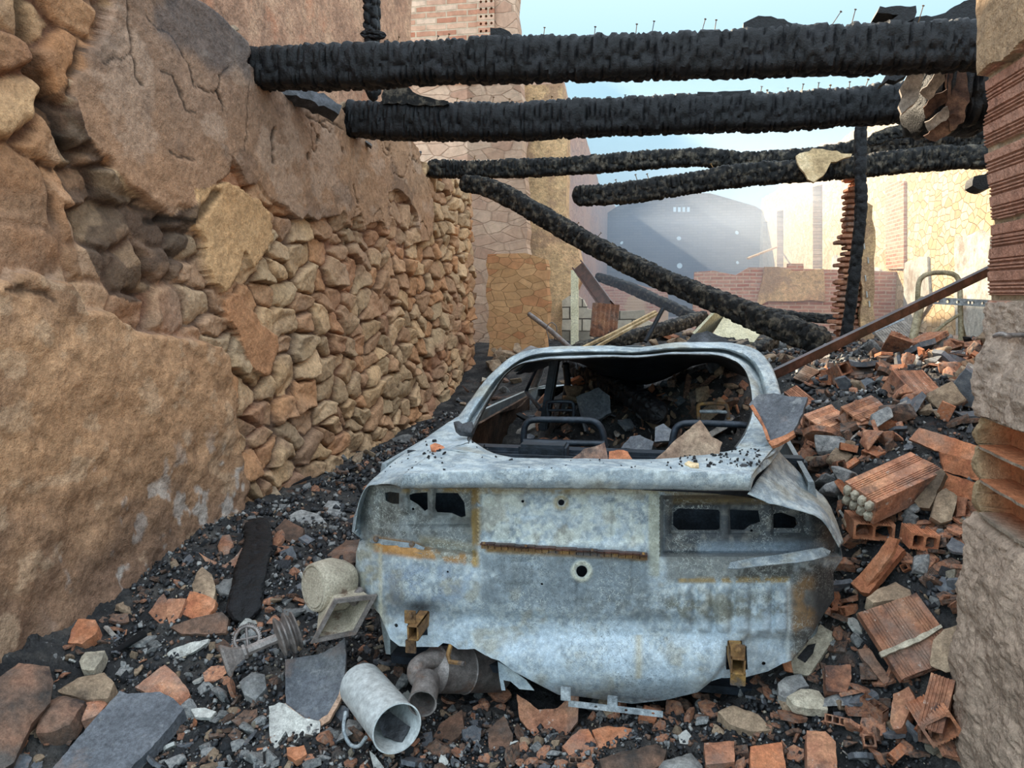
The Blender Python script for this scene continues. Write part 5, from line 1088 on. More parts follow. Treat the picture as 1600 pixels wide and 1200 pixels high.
# ---------------------------------------------------------------- left foreground
S('stone_slab', [(70,1215),(120,1155),(187,1080),(200,1084),(250,1081),(272,1092),(287,1107),(264,1138),(232,1172),(190,1215)], (.05,-.35,.93), .06, 'sootclay', 'largest flat grey-blue sooty stone slab, bottom left of the picture', 'slab', nz=.003, lift=.09)
S('wall_stone', [(-30,1080),(0,1052),(30,1030),(78,1036),(84,1060),(80,1092),(50,1125),(22,1185),(-20,1215),(-60,1200)], (.5,-.4,.76), .18, 'terra_sooty', 'big brown block at the foot of the left wall in the bottom left corner', 'stone', dome=.03, lift=.12)
S('stone_chunk', [(52,1138),(62,1092),(95,1080),(130,1088),(105,1124),(75,1138)], UPN, .08, 'terra_sooty', 'brown-grey rock between the corner block and the flat grey slab', 'stone', dome=.025, lift=.07)
S('stone_chunk', [(85,1074),(118,1052),(160,1044),(176,1060),(166,1084),(132,1086)], UPN, .08, 'tanstone', 'brown rock just behind the flat grey slab', 'stone', dome=.025, lift=.07)
S('stone_chunk', [(118,1104),(132,1090),(158,1086),(165,1094),(150,1112),(125,1122)], UPN, .06, 'terra', 'small orange-brown rock touching the left edge of the flat grey slab', 'stone', dome=.02)
S('brick_shard', [(106,1004),(112,985),(122,966),(148,968),(153,980),(150,990),(128,1006)], (.1,-.5,.85), .06, 'terra_clean', 'bright orange-red brick at the foot of the left wall', 'brick', lift=.07)
S('mortar_chunk', [(122,1030),(132,1016),(162,1013),(158,1026),(146,1044),(126,1042)], UPN, .05, 'mortar', 'pale pitted mortar lump near the foot of the left wall', 'rubble', dome=.012)
S('stone_chunk', [(209,1070),(230,1052),(256,1034),(275,1050),(292,1074),(296,1082),(284,1100),(258,1084),(232,1080)], (.05,-.45,.9), .07, 'terra', 'pinkish-brown rock leaning over the top of the flat grey slab', 'stone', dome=.018, lift=.06)
S('tile_shard', [(252,1028),(266,1016),(295,1005),(326,998),(324,1004),(300,1020),(268,1033)], (0,-.75,.65), .018, 'white', 'white-topped tile strip left of the iron pulley', 'tile')
S('brick_shard', [(285,960),(290,942),(297,923),(320,929),(337,938),(334,950),(326,962),(300,966)], (0,-.55,.85), .035, 'terra_clean', 'bright terracotta shard, the widest left of the charred board', 'brick')
S('tile_shard', [(232,957),(244,940),(255,928),(265,946),(262,960),(254,978),(240,966)], (0,-.6,.8), .02, 'terra', 'orange and soot-black tile shard, left of a pair', 'tile')
S('tile_shard', [(262,935),(290,935),(284,955),(274,972),(264,978),(260,960)], (0,-.6,.8), .02, 'terra', 'orange tile shard, right of a pair', 'tile')
S('ridge_tile', [(266,981),(300,968),(347,957),(358,967),(352,986),(320,990),(285,991)], (0,-.5,.86), .03, 'terra_sooty', 'dark ridge tile piece with orange underside beside the charred board', 'tile', curve=-.02, cdir=((300,960),(310,992)))
S('mortar_chunk', [(299,912),(306,893),(315,882),(330,895),(336,915),(333,934),(318,927),(302,922)], UPN, .05, 'tanstone', 'rough tan mortar lump above the bright terracotta shard', 'rubble', dome=.012)
S('grey_stone', [(335,914),(348,903),(364,900),(377,910),(372,922),(362,928),(342,922)], UPN, .05, 'grey', 'smooth grey stone right of the rough tan lump', 'stone', dome=.012)
S('curved_roof_tile', [(312,864),(328,874),(350,881),(366,872),(379,856),(380,872),(366,888),(345,893),(326,885)], (0,-.7,.7), .014, 'terra', 'arched roof tile rim lying left of the charred board', 'tile', curve=.02, cdir=((312,870),(380,870)))
S('brick_shard', [(338,850),(346,834),(358,832),(364,846),(356,862),(342,866)], UPN, .05, 'terra', 'rounded orange-brown brick lump by the upper end of the charred board', 'brick', dome=.015)
S('curved_roof_tile', [(445,1030),(470,1026),(500,1020),(522,1010),(539,997),(541,1030),(538,1062),(527,1094),(512,1122),(498,1131),(480,1130),(462,1118),(446,1104)], (-.05,-.62,.78), .014, 'sootclay', 'large charcoal-grey curved tile with a pale broken lower edge', 'tile', curve=.02, cdir=((445,1070),(540,1050)), lift=.12, nz=.001)
S('broken_rim', [(445,1098),(462,1112),(480,1124),(497,1126),(512,1116),(527,1090),(541,1050),(543,1062),(530,1098),(514,1126),(499,1136),(479,1134),(461,1122),(446,1108)], (-.05,-.62,.78), .014, mat_rock('broken_clay_rim', [L_('#b08a70'), L_('#cbb09a')], vary=0), '', '', lift=.128, parent=bpy.data.objects['curved_roof_tile.003'], ctr=[(445,1030),(470,1026),(500,1020),(522,1010),(539,997),(541,1030),(538,1062),(527,1094),(512,1122),(498,1131),(480,1130),(462,1118),(446,1104)], nz=.001, step=4)
S('pale_tile', [(420,1104),(436,1097),(446,1100),(476,1122),(500,1126),(499,1160),(454,1160),(447,1142),(434,1160),(446,1184),(432,1184),(421,1150)], (-.05,-.5,.85), .012, 'white', 'cracked pale floor tile under the charcoal-grey curved tile', 'tile', lift=.03)
S('grey_stone', [(372,1062),(392,1046),(412,1050),(415,1070),(398,1090),(380,1082)], UPN, .06, 'grey', 'grey stone right of the iron flange foot', 'stone', dome=.014)
S('pale_shard', [(298,1108),(320,1106),(338,1112),(330,1122),(304,1120)], UPN, .015, 'white', 'small white curved shard right of the flat grey slab', 'shard')
S('tile_shard', [(577,1172),(586,1180),(600,1200),(604,1215),(588,1212)], UPN, .01, 'white', 'white enamel flake at the lower edge below the enamel pipe', 'shard')
S('brick_shard', [(448,1168),(475,1165),(480,1178),(462,1188),(448,1180)], UPN, .03, 'terra_clean', 'orange chip below the cracked pale floor tile', 'brick')
S('stone_chunk', [(410,780),(416,748),(425,750),(440,776),(438,794),(424,790)], (.2,-.8,.55), .05, 'tanstone', 'pointed tan stone standing at the foot of the bare stone wall', 'stone', dome=.01)
S('stone_chunk', [(430,826),(445,810),(475,826),(472,842),(455,848),(436,840)], UPN, .07, 'terra_sooty', 'squared dark pink block on the path left of the car', 'stone')
S('grey_stone', [(445,806),(470,794),(496,800),(510,815),(492,826),(470,824)], UPN, .06, 'grey', 'large blue-grey flat stone on the path left of the car', 'stone', dome=.01)
S('grey_stone', [(502,790),(512,778),(528,780),(534,796),(524,806),(506,804)], UPN, .06, 'grey', 'round grey stone beside the left rear edge of the car', 'stone', dome=.02)
S('slate_piece', [(612,686),(630,678),(645,680),(640,692),(622,698)], UPN, .03, 'grey', 'light blue-grey slate piece by the stone wall beyond the car tail', 'stone')
S('stone_chunk', [(510,862),(540,840),(562,838),(560,870),(535,880),(515,876)], UPN, .08, 'terra_sooty', 'dark brown rock tucked against the left rear corner of the car', 'stone', dome=.02)
beam('charred_board', [hit(400,826)+Vector((0,0,.05)), hit(404,862)+Vector((0,0,.05)), hit(392,915)+Vector((0,0,.06)), hit(380,984)+Vector((0,0,.05))], .15, .045, 'flat charred board running from the stone wall towards the iron pulley', 'board', seed=12, cell=(30, 12), amp=.008)
# round housing on a square flange
def housing():
    c = P(528, 925, 2.84); r = empty('motor_housing', c, 'beige round-ended metal housing on a hollow square flange beside the car', 'housing'); bpy.context.view_layer.update()
    ax = (P(488, 920, 2.70)-P(556, 908, 2.86)).normalized(); up = Vector((.12, .1, 1)); up = (up-ax*up.dot(ax)).normalized(); sd_ = up.cross(ax)
    def fr(o_): return Matrix(((sd_.x, up.x, ax.x, o_.x), (sd_.y, up.y, ax.y, o_.y), (sd_.z, up.z, ax.z, o_.z), (0, 0, 0, 1)))
    o_ = P(491, 918, 2.74)
    m = MB(); prof = []
    # body morphs from round end to square base
    V = []; n = 40; rows_ = [(0, .098, 1.0), (-.02, .102, 1.0), (-.05, .102, .8), (-.10, .100, .6), (-.145, .088, .6), (-.165, .06, .6)]
    for (z, rad, sq) in rows_:
        for j in range(n):
            t = 2*math.pi*j/n; c_, s_ = math.cos(t), math.sin(t); k = (abs(c_)**(2/sq)+abs(s_)**(2/sq))**(-sq/2); V.append((rad*c_*k, rad*s_*k*.96, z))
    Fc = [(i*n+j, i*n+(j+1) % n, (i+1)*n+(j+1) % n, (i+1)*n+j) for i in range(len(rows_)-1) for j in range(n)]+[tuple(range(n)), tuple(range((len(rows_)-1)*n, len(rows_)*n))]
    m.add(V, Fc, fr(o_)).build('body', M['beige'], r, 45)
    MB().lathe([(0, .006), (.03, .008), (.078, .008), (.081, .001), (.085, .008), (.092, .006), (.096, -.004)], 40, fr(o_)).build('end_cap', M['beige'], r, 45)
    # flange: hollow square frame under the body
    q = [P(590, 930, 2.72), P(523, 937, 2.62), P(486, 1006, 2.58), P(556, 992, 2.68)]; n_ = (q[1]-q[0]).cross(q[3]-q[0]).normalized()
    if n_.y < 0: n_ = -n_
    def bil(a, b):
        a = a[:, None]; b = b[:, None]; Q = [np.array(x) for x in q]; return Q[0]*(1-a)*(1-b)+Q[1]*a*(1-b)+Q[2]*a*b+Q[3]*(1-a)*b
    plate('flange', [(0, 0), (1, 0), (1, 1), (0, 1)], [[(.1, .1), (.9, .1), (.9, .9), (.1, .9)]], bil, np.array(n_)*.012, M['steel'], r)
    iq = [Vector(bil(np.array([a]), np.array([b]))[0]) for a, b in ((.07, .07), (.93, .07), (.93, .93), (.07, .93))]
    tq = [x+n_*.10+(c-x)*.35 for x in iq]; m = MB(); m.add(iq+tq, [(0, 1, 5, 4), (1, 2, 6, 5), (2, 3, 7, 6), (3, 0, 4, 7), (4, 5, 6, 7)]); m.build('skirt', M['beige'], r)
    MB().tube([iq[0].lerp(tq[0], .6), iq[0].lerp(iq[2], .3)+n_*.07], .02, 10).build('boss', M['steel'], r, 50)
housing()
def pulley():
    r = empty('pulley_shaft', P(400, 1020, 2.62), 'grey iron shaft with a flared square foot, spoked wheel and grooved pulley', 'pulley'); bpy.context.view_layer.update()
    a, b = P(350, 1032, 2.52), P(440, 994, 2.66); ax = (b-a).normalized(); Mx = Matrix.Translation(a) @ ax.to_track_quat('Z', 'Y').to_matrix().to_4x4(); L = (b-a).length
    MB().lathe([(0, .0), (.072, -.004), (.078, 0), (.074, .008), (.045, .035), (.03, .07), (.028, .085), (0, .086)], 4, Mx @ Matrix.Rotation(.5, 4, 'Z')).build('foot', M['steel'], r, bevel=.003)
    MB().lathe([(0, .07), (.030, .072), (.030, .082), (.020, .09), (.020, L-.02), (.026, L-.015), (.026, L)], 8, Mx).build('shaft', M['steel'], r, 40)
    MB().lathe([(0, L-.02), (.04, L-.02), (.074, L-.012), (.078, L-.005), (.058, L+.008), (.058, L+.014), (.082, L+.026), (.084, L+.032), (.062, L+.042), (.06, L+.048), (.076, L+.056), (.074, L+.062), (.03, L+.064), (0, L+.06)], 36, Mx).build('grooved_pulley', M['steel'], r, 40)
    c = P(386, 998, 2.66); m = MB(); Rm = Matrix.Translation(c) @ Euler((1.0, .1, .2)).to_matrix().to_4x4()
    m.tube([(.048*math.cos(t), .048*math.sin(t), 0) for t in np.linspace(0, 2*math.pi, 33)], .008, 8, cap=False, M=Rm)
    for k in range(4): m.tube([(0, 0, 0), (.046*math.cos(k*1.57+.3), .046*math.sin(k*1.57+.3), 0)], .006, 6, M=Rm)
    for k in range(40): m.box((.056*math.cos(k*.157), .056*math.sin(k*.157), 0), (.004, .004, .014), M=Rm)
    m.build('toothed_wheel', M['steel'], r, 50)
pulley()
def enamel():
    a, b = P(563, 1068, 2.62), P(617, 1134, 2.36); ax = (b-a).normalized(); Mx = Matrix.Translation(a) @ ax.to_track_quat('Z', 'Y').to_matrix().to_4x4(); L = (b-a).length+.02
    r = empty('enamel_pot', b, 'white enamelled cylinder with chipped spots and a bent handle, bottom of the picture', 'pot'); bpy.context.view_layer.update()
    MB().lathe([(0, -.01), (.05, -.008), (.078, .0), (.085, .015), (.086, L-.01), (.089, L-.004), (.089, L), (.084, L), (.082, .02), (0, .0)], 44, Mx).build('body', M['enamel'], r, 45)
    MB().tube(catmull([P(540,1112,2.47),P(537,1140,2.42),P(546,1162,2.40),P(560,1166,2.38),P(572,1152,2.37)], 26), .007, 8).build('handle', M['galv'], r, 60)
    S('inner_ash', [(586,1120),(610,1112),(640,1135),(628,1160),(600,1150)], (0,-.7,.7), .02, 'coal', '', '', parent=r, Y=2.42)
enamel()
# ================================================================ middle distance
def px_tube(name, pts, r, mat, label, cat, n=10, sm_=50, cm=0, parent=None):
    q = [P(*p) for p in pts]; q = catmull(q, cm) if cm else q
    o = MB().tube(q, r, n).build(name, M[mat], parent, sm_)
    if parent is None: tag(o, label, cat)
    return o
# brick pillar with torn face and plaster flank
def pillar():
    Y = 8.6; r = empty('brick_pillar', P(1335, 560, Y), 'broken hollow-brick pillar with plaster flank under the charred beams', 'pillar'); bpy.context.view_layer.update()
    rr = random.Random(5); m = MB(); z0 = P(1330, 570, Y).z; z1 = P(1330, 262, Y).z
    xl = lambda t: P(1309+14*t, 400, Y).x; k = 34
    for i in range(k):
        t = i/k; z = z0+(z1-z0)*t; h = (z1-z0)/k
        x0 = xl(t)+rr.uniform(-.03, .03)+.03*math.sin(i*1.7); x1 = P(1349+2*t, 400, Y).x-rr.uniform(0, .03)
        m.box(((x0+x1)/2, Y+.15+rr.uniform(-.02, .02), z+h*.5), (x1-x0, .26, h*.62))
        m.box(((x0+x1)/2+rr.uniform(-.02, .05), Y+.17, z+h*.5), ((x1-x0)*.7, .22, h))
    m.build('brick_core', M['terra'], r, bevel=.006)
    plate('plaster_flank', rough(toY([(1345,565),(1343,330),(1352,315),(1362,322),(1366,360),(1364,430),(1366,480),(1364,565)], Y), .02, .12, 3), [], fY(Y-.02), (0, .4, 0), M['warmplaster'], r)
    for u, v in ((1348,380),(1354,402),(1350,430),(1352,455),(1356,470)):
        plate('chip', toY([(u,v),(u+2,v),(u+3,v+9),(u+1,v+10)], Y), [], fY(Y-.03), (0, .012, 0), M['white'], r)
pillar()
beam('hanging_batten', [P(1345,190,7.9), P(1344,262,7.9), P(1345,330,7.9), P(1338,400,7.9), P(1330,470,7.9), P(1318,545,7.9)], .10, .08, 'thin scorched batten hanging in front of the brick pillar', 'batten', seed=21, cell=(12, 4), amp=.012, step=.02)
# debris hanging between the two big beams at the right
HW = mat_rock('brown_scorched_wood', [L_('#2e2220'), L_('#5e463a'), L_('#8a6a54')], scale=9, vary=.2)
M['scorched'] = HW; M['greywood'] = mat_rock('grey_split_wood', [L_('#6a625c'), L_('#988e84'), L_('#b8aea4')], scale=7, vary=.1, bump=.6)
Yd = 5.3
beam('charred_block', [P(1418,150,5.75), P(1490,150,5.75), P(1560,150,5.75)], .56, .46, 'bulky charred timber end between the two upper beams at the right wall', 'timber', seed=31, amp=.03)
S('split_plank', [(1407,140),(1420,116),(1447,102),(1440,126),(1436,152),(1422,168),(1408,178),(1403,165),(1410,150)], (-.2,-1,.05), .05, 'greywood', 'pale grey split plank wedged under the thickest beam at the right', 'plank', Y=5.12, jag=2)
for k, pl in enumerate(([(1438,146),(1455,122),(1470,106),(1480,104),(1474,132),(1452,156)], [(1442,168),(1456,152),(1478,140),(1480,156),(1462,172),(1446,186)], [(1445,192),(1462,178),(1482,166),(1484,184),(1466,196),(1450,206)], [(1444,214),(1460,196),(1488,178),(1500,182),(1484,206),(1462,222)])):
    S('broken_slat', pl, (-.25,-.9,-.3), .035, 'scorched' if k % 2 else 'greywood', ['first (highest)', 'second', 'third', 'lowest'][k]+' of the broken slats hanging beside the pale split plank', 'slat', Y=5.36+.04*k, jag=2)
S('hanging_board', [(1476,104),(1508,108),(1516,150),(1505,190),(1486,205),(1478,170)], (-.1,-1,0), .04, 'scorched', 'brown scorched board hanging against the charred timber end', 'board', Y=5.45, jag=2)
S('charred_flake', [(1374,134),(1384,118),(1404,108),(1422,106),(1416,118),(1400,126),(1388,124)], (0,-1,.2), .06, 'char', 'black burnt flake between the two upper beams, left of the split plank', 'charred wood', Y=5.8)
S('charred_lump', [(1162,44),(1162,36),(1185,26),(1205,26),(1225,30),(1258,42),(1258,48),(1180,50)], (0,-1,.1), .16, 'char', 'rough burnt lump lying on top of the thickest beam, right of the middle', 'charred wood', Y=4.9, jag=2)
S('charred_plank_end', [(1371,20),(1375,11),(1400,10),(1430,9),(1433,19),(1430,30),(1412,36),(1392,38),(1392,30),(1404,24)], (0,-1,.1), .14, 'char', 'burnt plank end sticking up from the thickest beam near the right wall', 'charred wood', Y=4.9, jag=2)
S('charred_plank', [(1400,60),(1432,26),(1470,24),(1500,6),(1540,-10),(1545,60)], (0,-1,.1), .2, 'char', 'burnt planks heaped over the right end of the thickest beam', 'charred wood', Y=5.1, jag=2)
S('charred_lump', [(742,62),(766,55),(766,44),(782,42),(795,50),(806,60),(812,66)], (0,-1,.1), .12, 'char', 'rough burnt lump on top of the thickest beam, left of the middle', 'charred wood', Y=4.9, jag=2)
S('charred_lump', [(846,62),(846,55),(862,54),(872,60),(874,64)], (0,-1,.1), .08, 'char', 'small burnt bit on top of the thickest beam beside the open sky', 'charred wood', Y=4.9, jag=1)
S('charred_flake', [(1088,152),(1090,143),(1110,144),(1172,140),(1174,146),(1150,152)], (0,-1,.1), .1, 'char', 'flat burnt flake lying on the second beam', 'charred wood', Y=6.45, jag=1)
S('charred_flake', [(596,150),(606,134),(640,136),(650,148),(700,158),(700,164),(600,162)], (0,-1,.1), .12, 'char_hollow', 'burnt scraps resting on the left end of the second beam', 'charred wood', Y=6.4, jag=2)
beam('charred_post', [P(583,155,5.6), P(583,110,5.6), P(582,60,5.6), P(580,0,5.6), P(580,-60,5.6)], .10, .11, 'charred upright post behind the left end of the thickest beam', 'post', seed=41, cell=(12, 6))
beam('charred_stub', [P(566,53,5.55), P(583,54,5.55), P(600,55,5.55)], .05, .06, 'short charred cross piece on the upright post', 'post', seed=42)
S('wall_rubble', [(420,138),(432,128),(470,132),(512,150),(535,165),(530,178),(505,168),(470,152),(440,148)], (.7,-.5,.4), .1, 'coal', 'blackened stones on the wall top between the two big beams', 'stone', Y=5.4, jag=3)
S('wood_splinter', [(1248,262),(1244,244),(1270,232),(1330,240),(1330,244),(1300,254),(1286,272),(1272,284),(1262,280),(1258,268)], (0,-1,.3), .03, 'wood', 'pale unburnt split wood showing on the broken beam left of the pillar', 'wood', Y=8.2, jag=2)
beam('scorched_plank', [P(1357,222,8.6), P(1400,207,8.6), P(1480,198,8.6), P(1560,190,8.6)], .06, .13, 'brown scorched plank above the slim beams at the right', 'plank', mat='char_hollow', seed=44)
bpy.data.objects[-1] if False else None
S('scorched_beam_end', [(1520,290),(1522,276),(1545,268),(1550,290),(1535,298)], (0,-1,.1), .2, 'char', 'charred beam end beside the right wall under the broken beam', 'charred wood', Y=8.8, jag=2)
# steel bar across the right
def bar():
    a, b = P(1206, 580, 4.3), P(1552, 414, 5.0); d = (b-a); L = d.length; ex = d.normalized(); 
    ey = Vector((0, 0, 1)).cross(ex).normalized(); ez = ex.cross(ey); Mx = Matrix(((ex.x, ey.x, ez.x, a.x), (ex.y, ey.y, ez.y, a.y), (ex.z, ey.z, ez.z, a.z), (0, 0, 0, 1)))
    m = MB(); m.box((L/2, 0, 0), (L, .036, .006), M=Mx); m.box((L/2, .015, -.022), (L, .006, .04), M=Mx); m.box((L/2, -.015, -.022), (L, .006, .04), M=Mx); m.box((L/2, 0, -.042), (L, .036, .006), M=Mx)
    o = m.build('steel_bar', M['brownbar']); tag(o, 'dark brown square steel bar slanting up from the car roof to the right wall', 'bar')
bar()
def frame():
    Y = 6.2; r = empty('metal_chair_frame', P(1470, 560, Y), 'bent tubular metal frame of a chair standing on the rubble at the right', 'chair frame'); bpy.context.view_layer.update()
    def t(nm, pts, rr=.017, cm=30, mat='tanmetal'): return MB().tube(catmull([P(*p) for p in pts], cm), rr, 10).build(nm, M[mat], r, 60)
    t('back_frame', [(1433,500,Y),(1434,462,Y),(1437,438,Y),(1450,428,Y),(1475,426,Y),(1492,430,Y),(1499,444,Y),(1501,500,Y),(1502,545,Y)], .018)
    t('leg', [(1422,550,Y-.15),(1432,505,Y-.1),(1440,466,Y)], .03, 12)
    t('brace', [(1448,530,Y),(1478,505,Y),(1498,492,Y)], .012, 8); t('brace', [(1430,532,Y),(1465,532,Y),(1500,532,Y)], .012, 8)
    t('leg', [(1501,500,Y),(1508,530,Y+.1),(1512,555,Y+.2)], .012, 8)
    c0, c1 = P(1455, 464, Y-.1), P(1552, 469, Y-.1)
    fn = lambda a, b: np.stack([c0.x+(c1.x-c0.x)*a, np.full(len(a), c0.y), c0.z+(c1.z-c0.z)*a-.05*b], -1)
    plate('slotted_rail', [(0, 0), (1, 0), (1, 1), (0, 1)], [circ((x, .55), .25, 10, sx=.12) for x in (.12, .28, .44, .62, .68, .84)], fn, (0, .03, 0), M['galv'], r)
frame()
def slats(name, q, n, label):
    q = [Vector(P(*p)) for p in q]; o_ = empty(name, q[0], label, 'grating'); bpy.context.view_layer.update(); up = (q[1]-q[0]).cross(q[3]-q[0]).normalized()
    m = MB()
    for i in range(n):
        a = q[0].lerp(q[1], (i+.5)/n); b = q[3].lerp(q[2], (i+.5)/n); m.tube([a, b], .014, 4)
    m.build('slats', M['greywood'], o_); MB().tube([q[0], q[1]], .018, 6).build('rail', M['galv'], o_); MB().tube([q[3], q[2]], .018, 6).build('rail', M['galv'], o_)
slats('slatted_rack', [(1365,520,6.8),(1412,500,7.0),(1460,548,6.6),(1410,570,6.4)], 14, 'slatted rack lying tilted left of the metal chair frame')
slats('slatted_rack', [(1262,560,5.6),(1290,540,5.8),(1300,572,5.4),(1272,588,5.3)], 10, 'small slatted rack lying under the diagonal steel bar')
# things beyond the car roof
M['cream'] = mat_rock('cream_sheet', [L_('#b8b090'), L_('#ddd6b8')], scale=3, vary=0, bump=.2)
def box_():
    a = MB(); c = [P(1086,518,9.5), P(1120,482,9.5), P(1132,492,9.8), P(1150,505,10.2), P(1196,514,10.2), P(1176,538,9.4), P(1128,532,9.2)]
    m = MB(); m.add([P(1082,520,9.4), P(1118,482,9.6), P(1134,490,10.0), P(1098,532,9.9)], [(0, 1, 2, 3)]); m.add([P(1134,490,10.0), P(1196,512,10.3), P(1176,538,9.5), P(1110,528,9.3)], [(0, 1, 2, 3)])
    m.add([P(1118,482,9.6), P(1180,495,10.6), P(1196,512,10.3), P(1134,490,10.0)], [(0, 1, 2, 3)])
    o = m.build('metal_cabinet', M['cream']); o.modifiers.new('t', 'SOLIDIFY').thickness = .03; tag(o, 'overturned cream metal cabinet beyond the car roof', 'cabinet')
box_()
beam('smoking_beam', [P(932,432,17), P(975,446,16.5), P(1040,475,15.5), P(1100,502,14.8)], .20, .20, 'hazy grey beam slanting down in the smoke beyond the diagonal beam', mat='char_hollow', seed=51, step=.04)
beam('half_burnt_beam', [P(900,548,9), P(980,528,10), P(1050,510,11), P(1100,494,12)], .17, .17, 'grey half-burnt beam lying across the rubble behind the car roof', mat='char_hollow', seed=52, step=.03)
beam('half_burnt_beam', [P(1180,548,8.6), P(1215,532,9.4), P(1250,520,10)], .15, .15, 'short pale-grey beam lying behind the right end of the car roof', mat='char_hollow', seed=53, step=.03)
beam('half_burnt_beam', [P(1040,450,13), P(1120,470,13), P(1230,492,13), P(1320,500,12.5)], .14, .14, 'far grey beam lying flat behind the diagonal beam', mat='char_hollow', seed=54, step=.03)
px_tube('pale_plank', [(905,546,8.0),(960,520,8.4),(1024,487,9.0)], .02, 'wood', 'long pale plank behind the car roof, upper of two', 'plank', n=4)
px_tube('pale_plank', [(925,546,7.8),(975,518,8.2),(1028,490,8.6)], .018, 'wood', 'long pale plank behind the car roof, lower of two', 'plank', n=4)
px_tube('dark_rod', [(1008,534,7.8),(1036,482,8.0)], .022, 'darksteel', 'dark upright rod sticking up behind the car roof', 'rod')
px_tube('iron_pole', [(827,491,9.0),(860,516,8.6),(900,552,8.0)], .028, 'steel', 'thin iron pole with a wire loop leaning by the end of the left wall', 'pole')
o = MB().tube([P(862,518,8.5)+Vector((.09*math.cos(t)*(.6+.1*math.sin(3*t)), 0, .10*math.sin(t))) for t in np.linspace(0, 6.2, 24)], .006, 5, cap=False).build('wire_loop', M['steel'], bpy.data.objects['iron_pole'], 60)
def ibeam():
    a, b = P(904, 416, 11.5), P(950, 480, 10.5); m = MB(); d = b-a; L = d.length; ex = d.normalized(); ey = Vector((0, 1, 0)); ey = (ey-ex*ey.dot(ex)).normalized(); ez = ex.cross(ey)
    Mx = Matrix(((ex.x, ey.x, ez.x, a.x), (ex.y, ey.y, ez.y, a.y), (ex.z, ey.z, ez.z, a.z), (0, 0, 0, 1)))
    m.box((L/2, 0, .08), (L, .12, .02), M=Mx); m.box((L/2, 0, -.08), (L, .12, .02), M=Mx); m.box((L/2, 0, 0), (L, .02, .16), M=Mx)
    o = m.build('iron_joist', M['brownbar']); tag(o, 'reddish iron joist leaning in front of the far left wall', 'joist')
ibeam()
hollow((926,472), (921,527), (968,478), (.1,-1,.15), .06, 4, 1, 'terra', 'large upright clay panel standing on the grey block wall', Y=10.2, brk=.03, seed=61, name='clay_panel')
S('painted_post', [(892,422),(903,424),(903,560),(892,560)], (0,-1,0), .1, 'cream', 'short cream post before the far left wall', 'post', Y=12.4, jag=.5)
px_tube('fallen_pole', [(1068,452,17),(1090,458,16.5),(1120,476,16)], .05, 'wood', 'short pole leaning above the diagonal beam in the haze', 'pole')
px_tube('pale_batten', [(1168,404,30),(1214,386,37)], .05, 'wood', 'thin pale batten sticking out by the far tall slots', 'batten', n=4)
S('blue_helmet', [(1396,548),(1402,541),(1416,540),(1424,546),(1426,554),(1398,554)], (0,-1,.3), .1, mat_rock('dark_blue', [L_('#161a2a'), L_('#262c42')], vary=0, rough=.5), 'dark blue rounded lump on the rubble left of the chair frame foot', 'rubble', Y=5.5, dome=.02)
# ================================================================ loose rubble, piece by piece
def chunk_mesh(name, seed, dims, mat, bev=.035):
    rr = random.Random(seed); bm = bmesh.new()
    for _ in range(rr.choice((9, 11, 14))):
        bm.verts.new((dims[0]*rr.uniform(-.5, .5), dims[1]*rr.uniform(-.5, .5), dims[2]*rr.uniform(-.5, .5)))
    for sx_ in (-1, 1):
        for sy_ in (-1, 1): bm.verts.new((sx_*dims[0]*rr.uniform(.28, .5), sy_*dims[1]*rr.uniform(.25, .5), dims[2]*rr.uniform(-.5, .5)))
    r = bmesh.ops.convex_hull(bm, input=bm.verts); 
    dl = [e for e in r['geom_interior']+r['geom_unused'] if isinstance(e, bmesh.types.BMVert)]
    bmesh.ops.delete(bm, geom=list(set(dl)), context='VERTS'); bmesh.ops.dissolve_limit(bm, angle_limit=.12, verts=bm.verts, edges=bm.edges)
    bmesh.ops.bevel(bm, geom=list(bm.edges), offset=bev, segments=1, affect='EDGES', clamp_overlap=True)
    bmesh.ops.triangulate(bm, faces=bm.faces); bmesh.ops.subdivide_edges(bm, edges=bm.edges, cuts=1)
    for v in bm.verts: v.co += v.co.normalized()*.05*noise.noise(v.co*4+Vector((seed, 0, 0)))
    me = bpy.data.meshes.new(name); bm.to_mesh(me); bm.free(); me.materials.append(M[mat]); return autosmooth(me, 28)
def shard_mesh(name, seed, mat, T=.14, curve=0, quad=False):
    rr = random.Random(seed); k = 4 if quad else rr.choice((4, 5, 5, 6)); a0 = rr.uniform(0, 6)
    pts = [((.5*rr.uniform(.75, 1.1))*math.cos(a0+2*math.pi*(i+rr.uniform(-.22, .22))/k), (.4*rr.uniform(.75, 1.15))*math.sin(a0+2*math.pi*(i+rr.uniform(-.22, .22))/k)) for i in range(k)]
    pl = rough(pts, .022, .13, seed); V2, Fc = cdt(pl, [], .14); A = np.array(V2); n = len(A)
    z = curve*(A[:, 0]**2)*4-.3*curve; t = z+.03*(fbm(A[:, 0]*6+seed, A[:, 1]*6, 3)-.5); b = z-T+.03*(fbm(A[:, 0]*6+seed+9, A[:, 1]*6, 3)-.5)
    V = np.vstack([np.c_[A, t], np.c_[A*(.92+.0*A), b]]); cnt = {(f[i], f[(i+1) % len(f)]) for f in Fc for i in range(len(f))}
    side = [(p, q) for p, q in cnt if (q, p) not in cnt]
    me = mesh(name, V, [tuple(f) for f in Fc]+[tuple(i+n for i in reversed(f)) for f in Fc]+[(q, p, p+n, q+n) for p, q in side])
    me.materials.append(M[mat]); return autosmooth(me, 35)
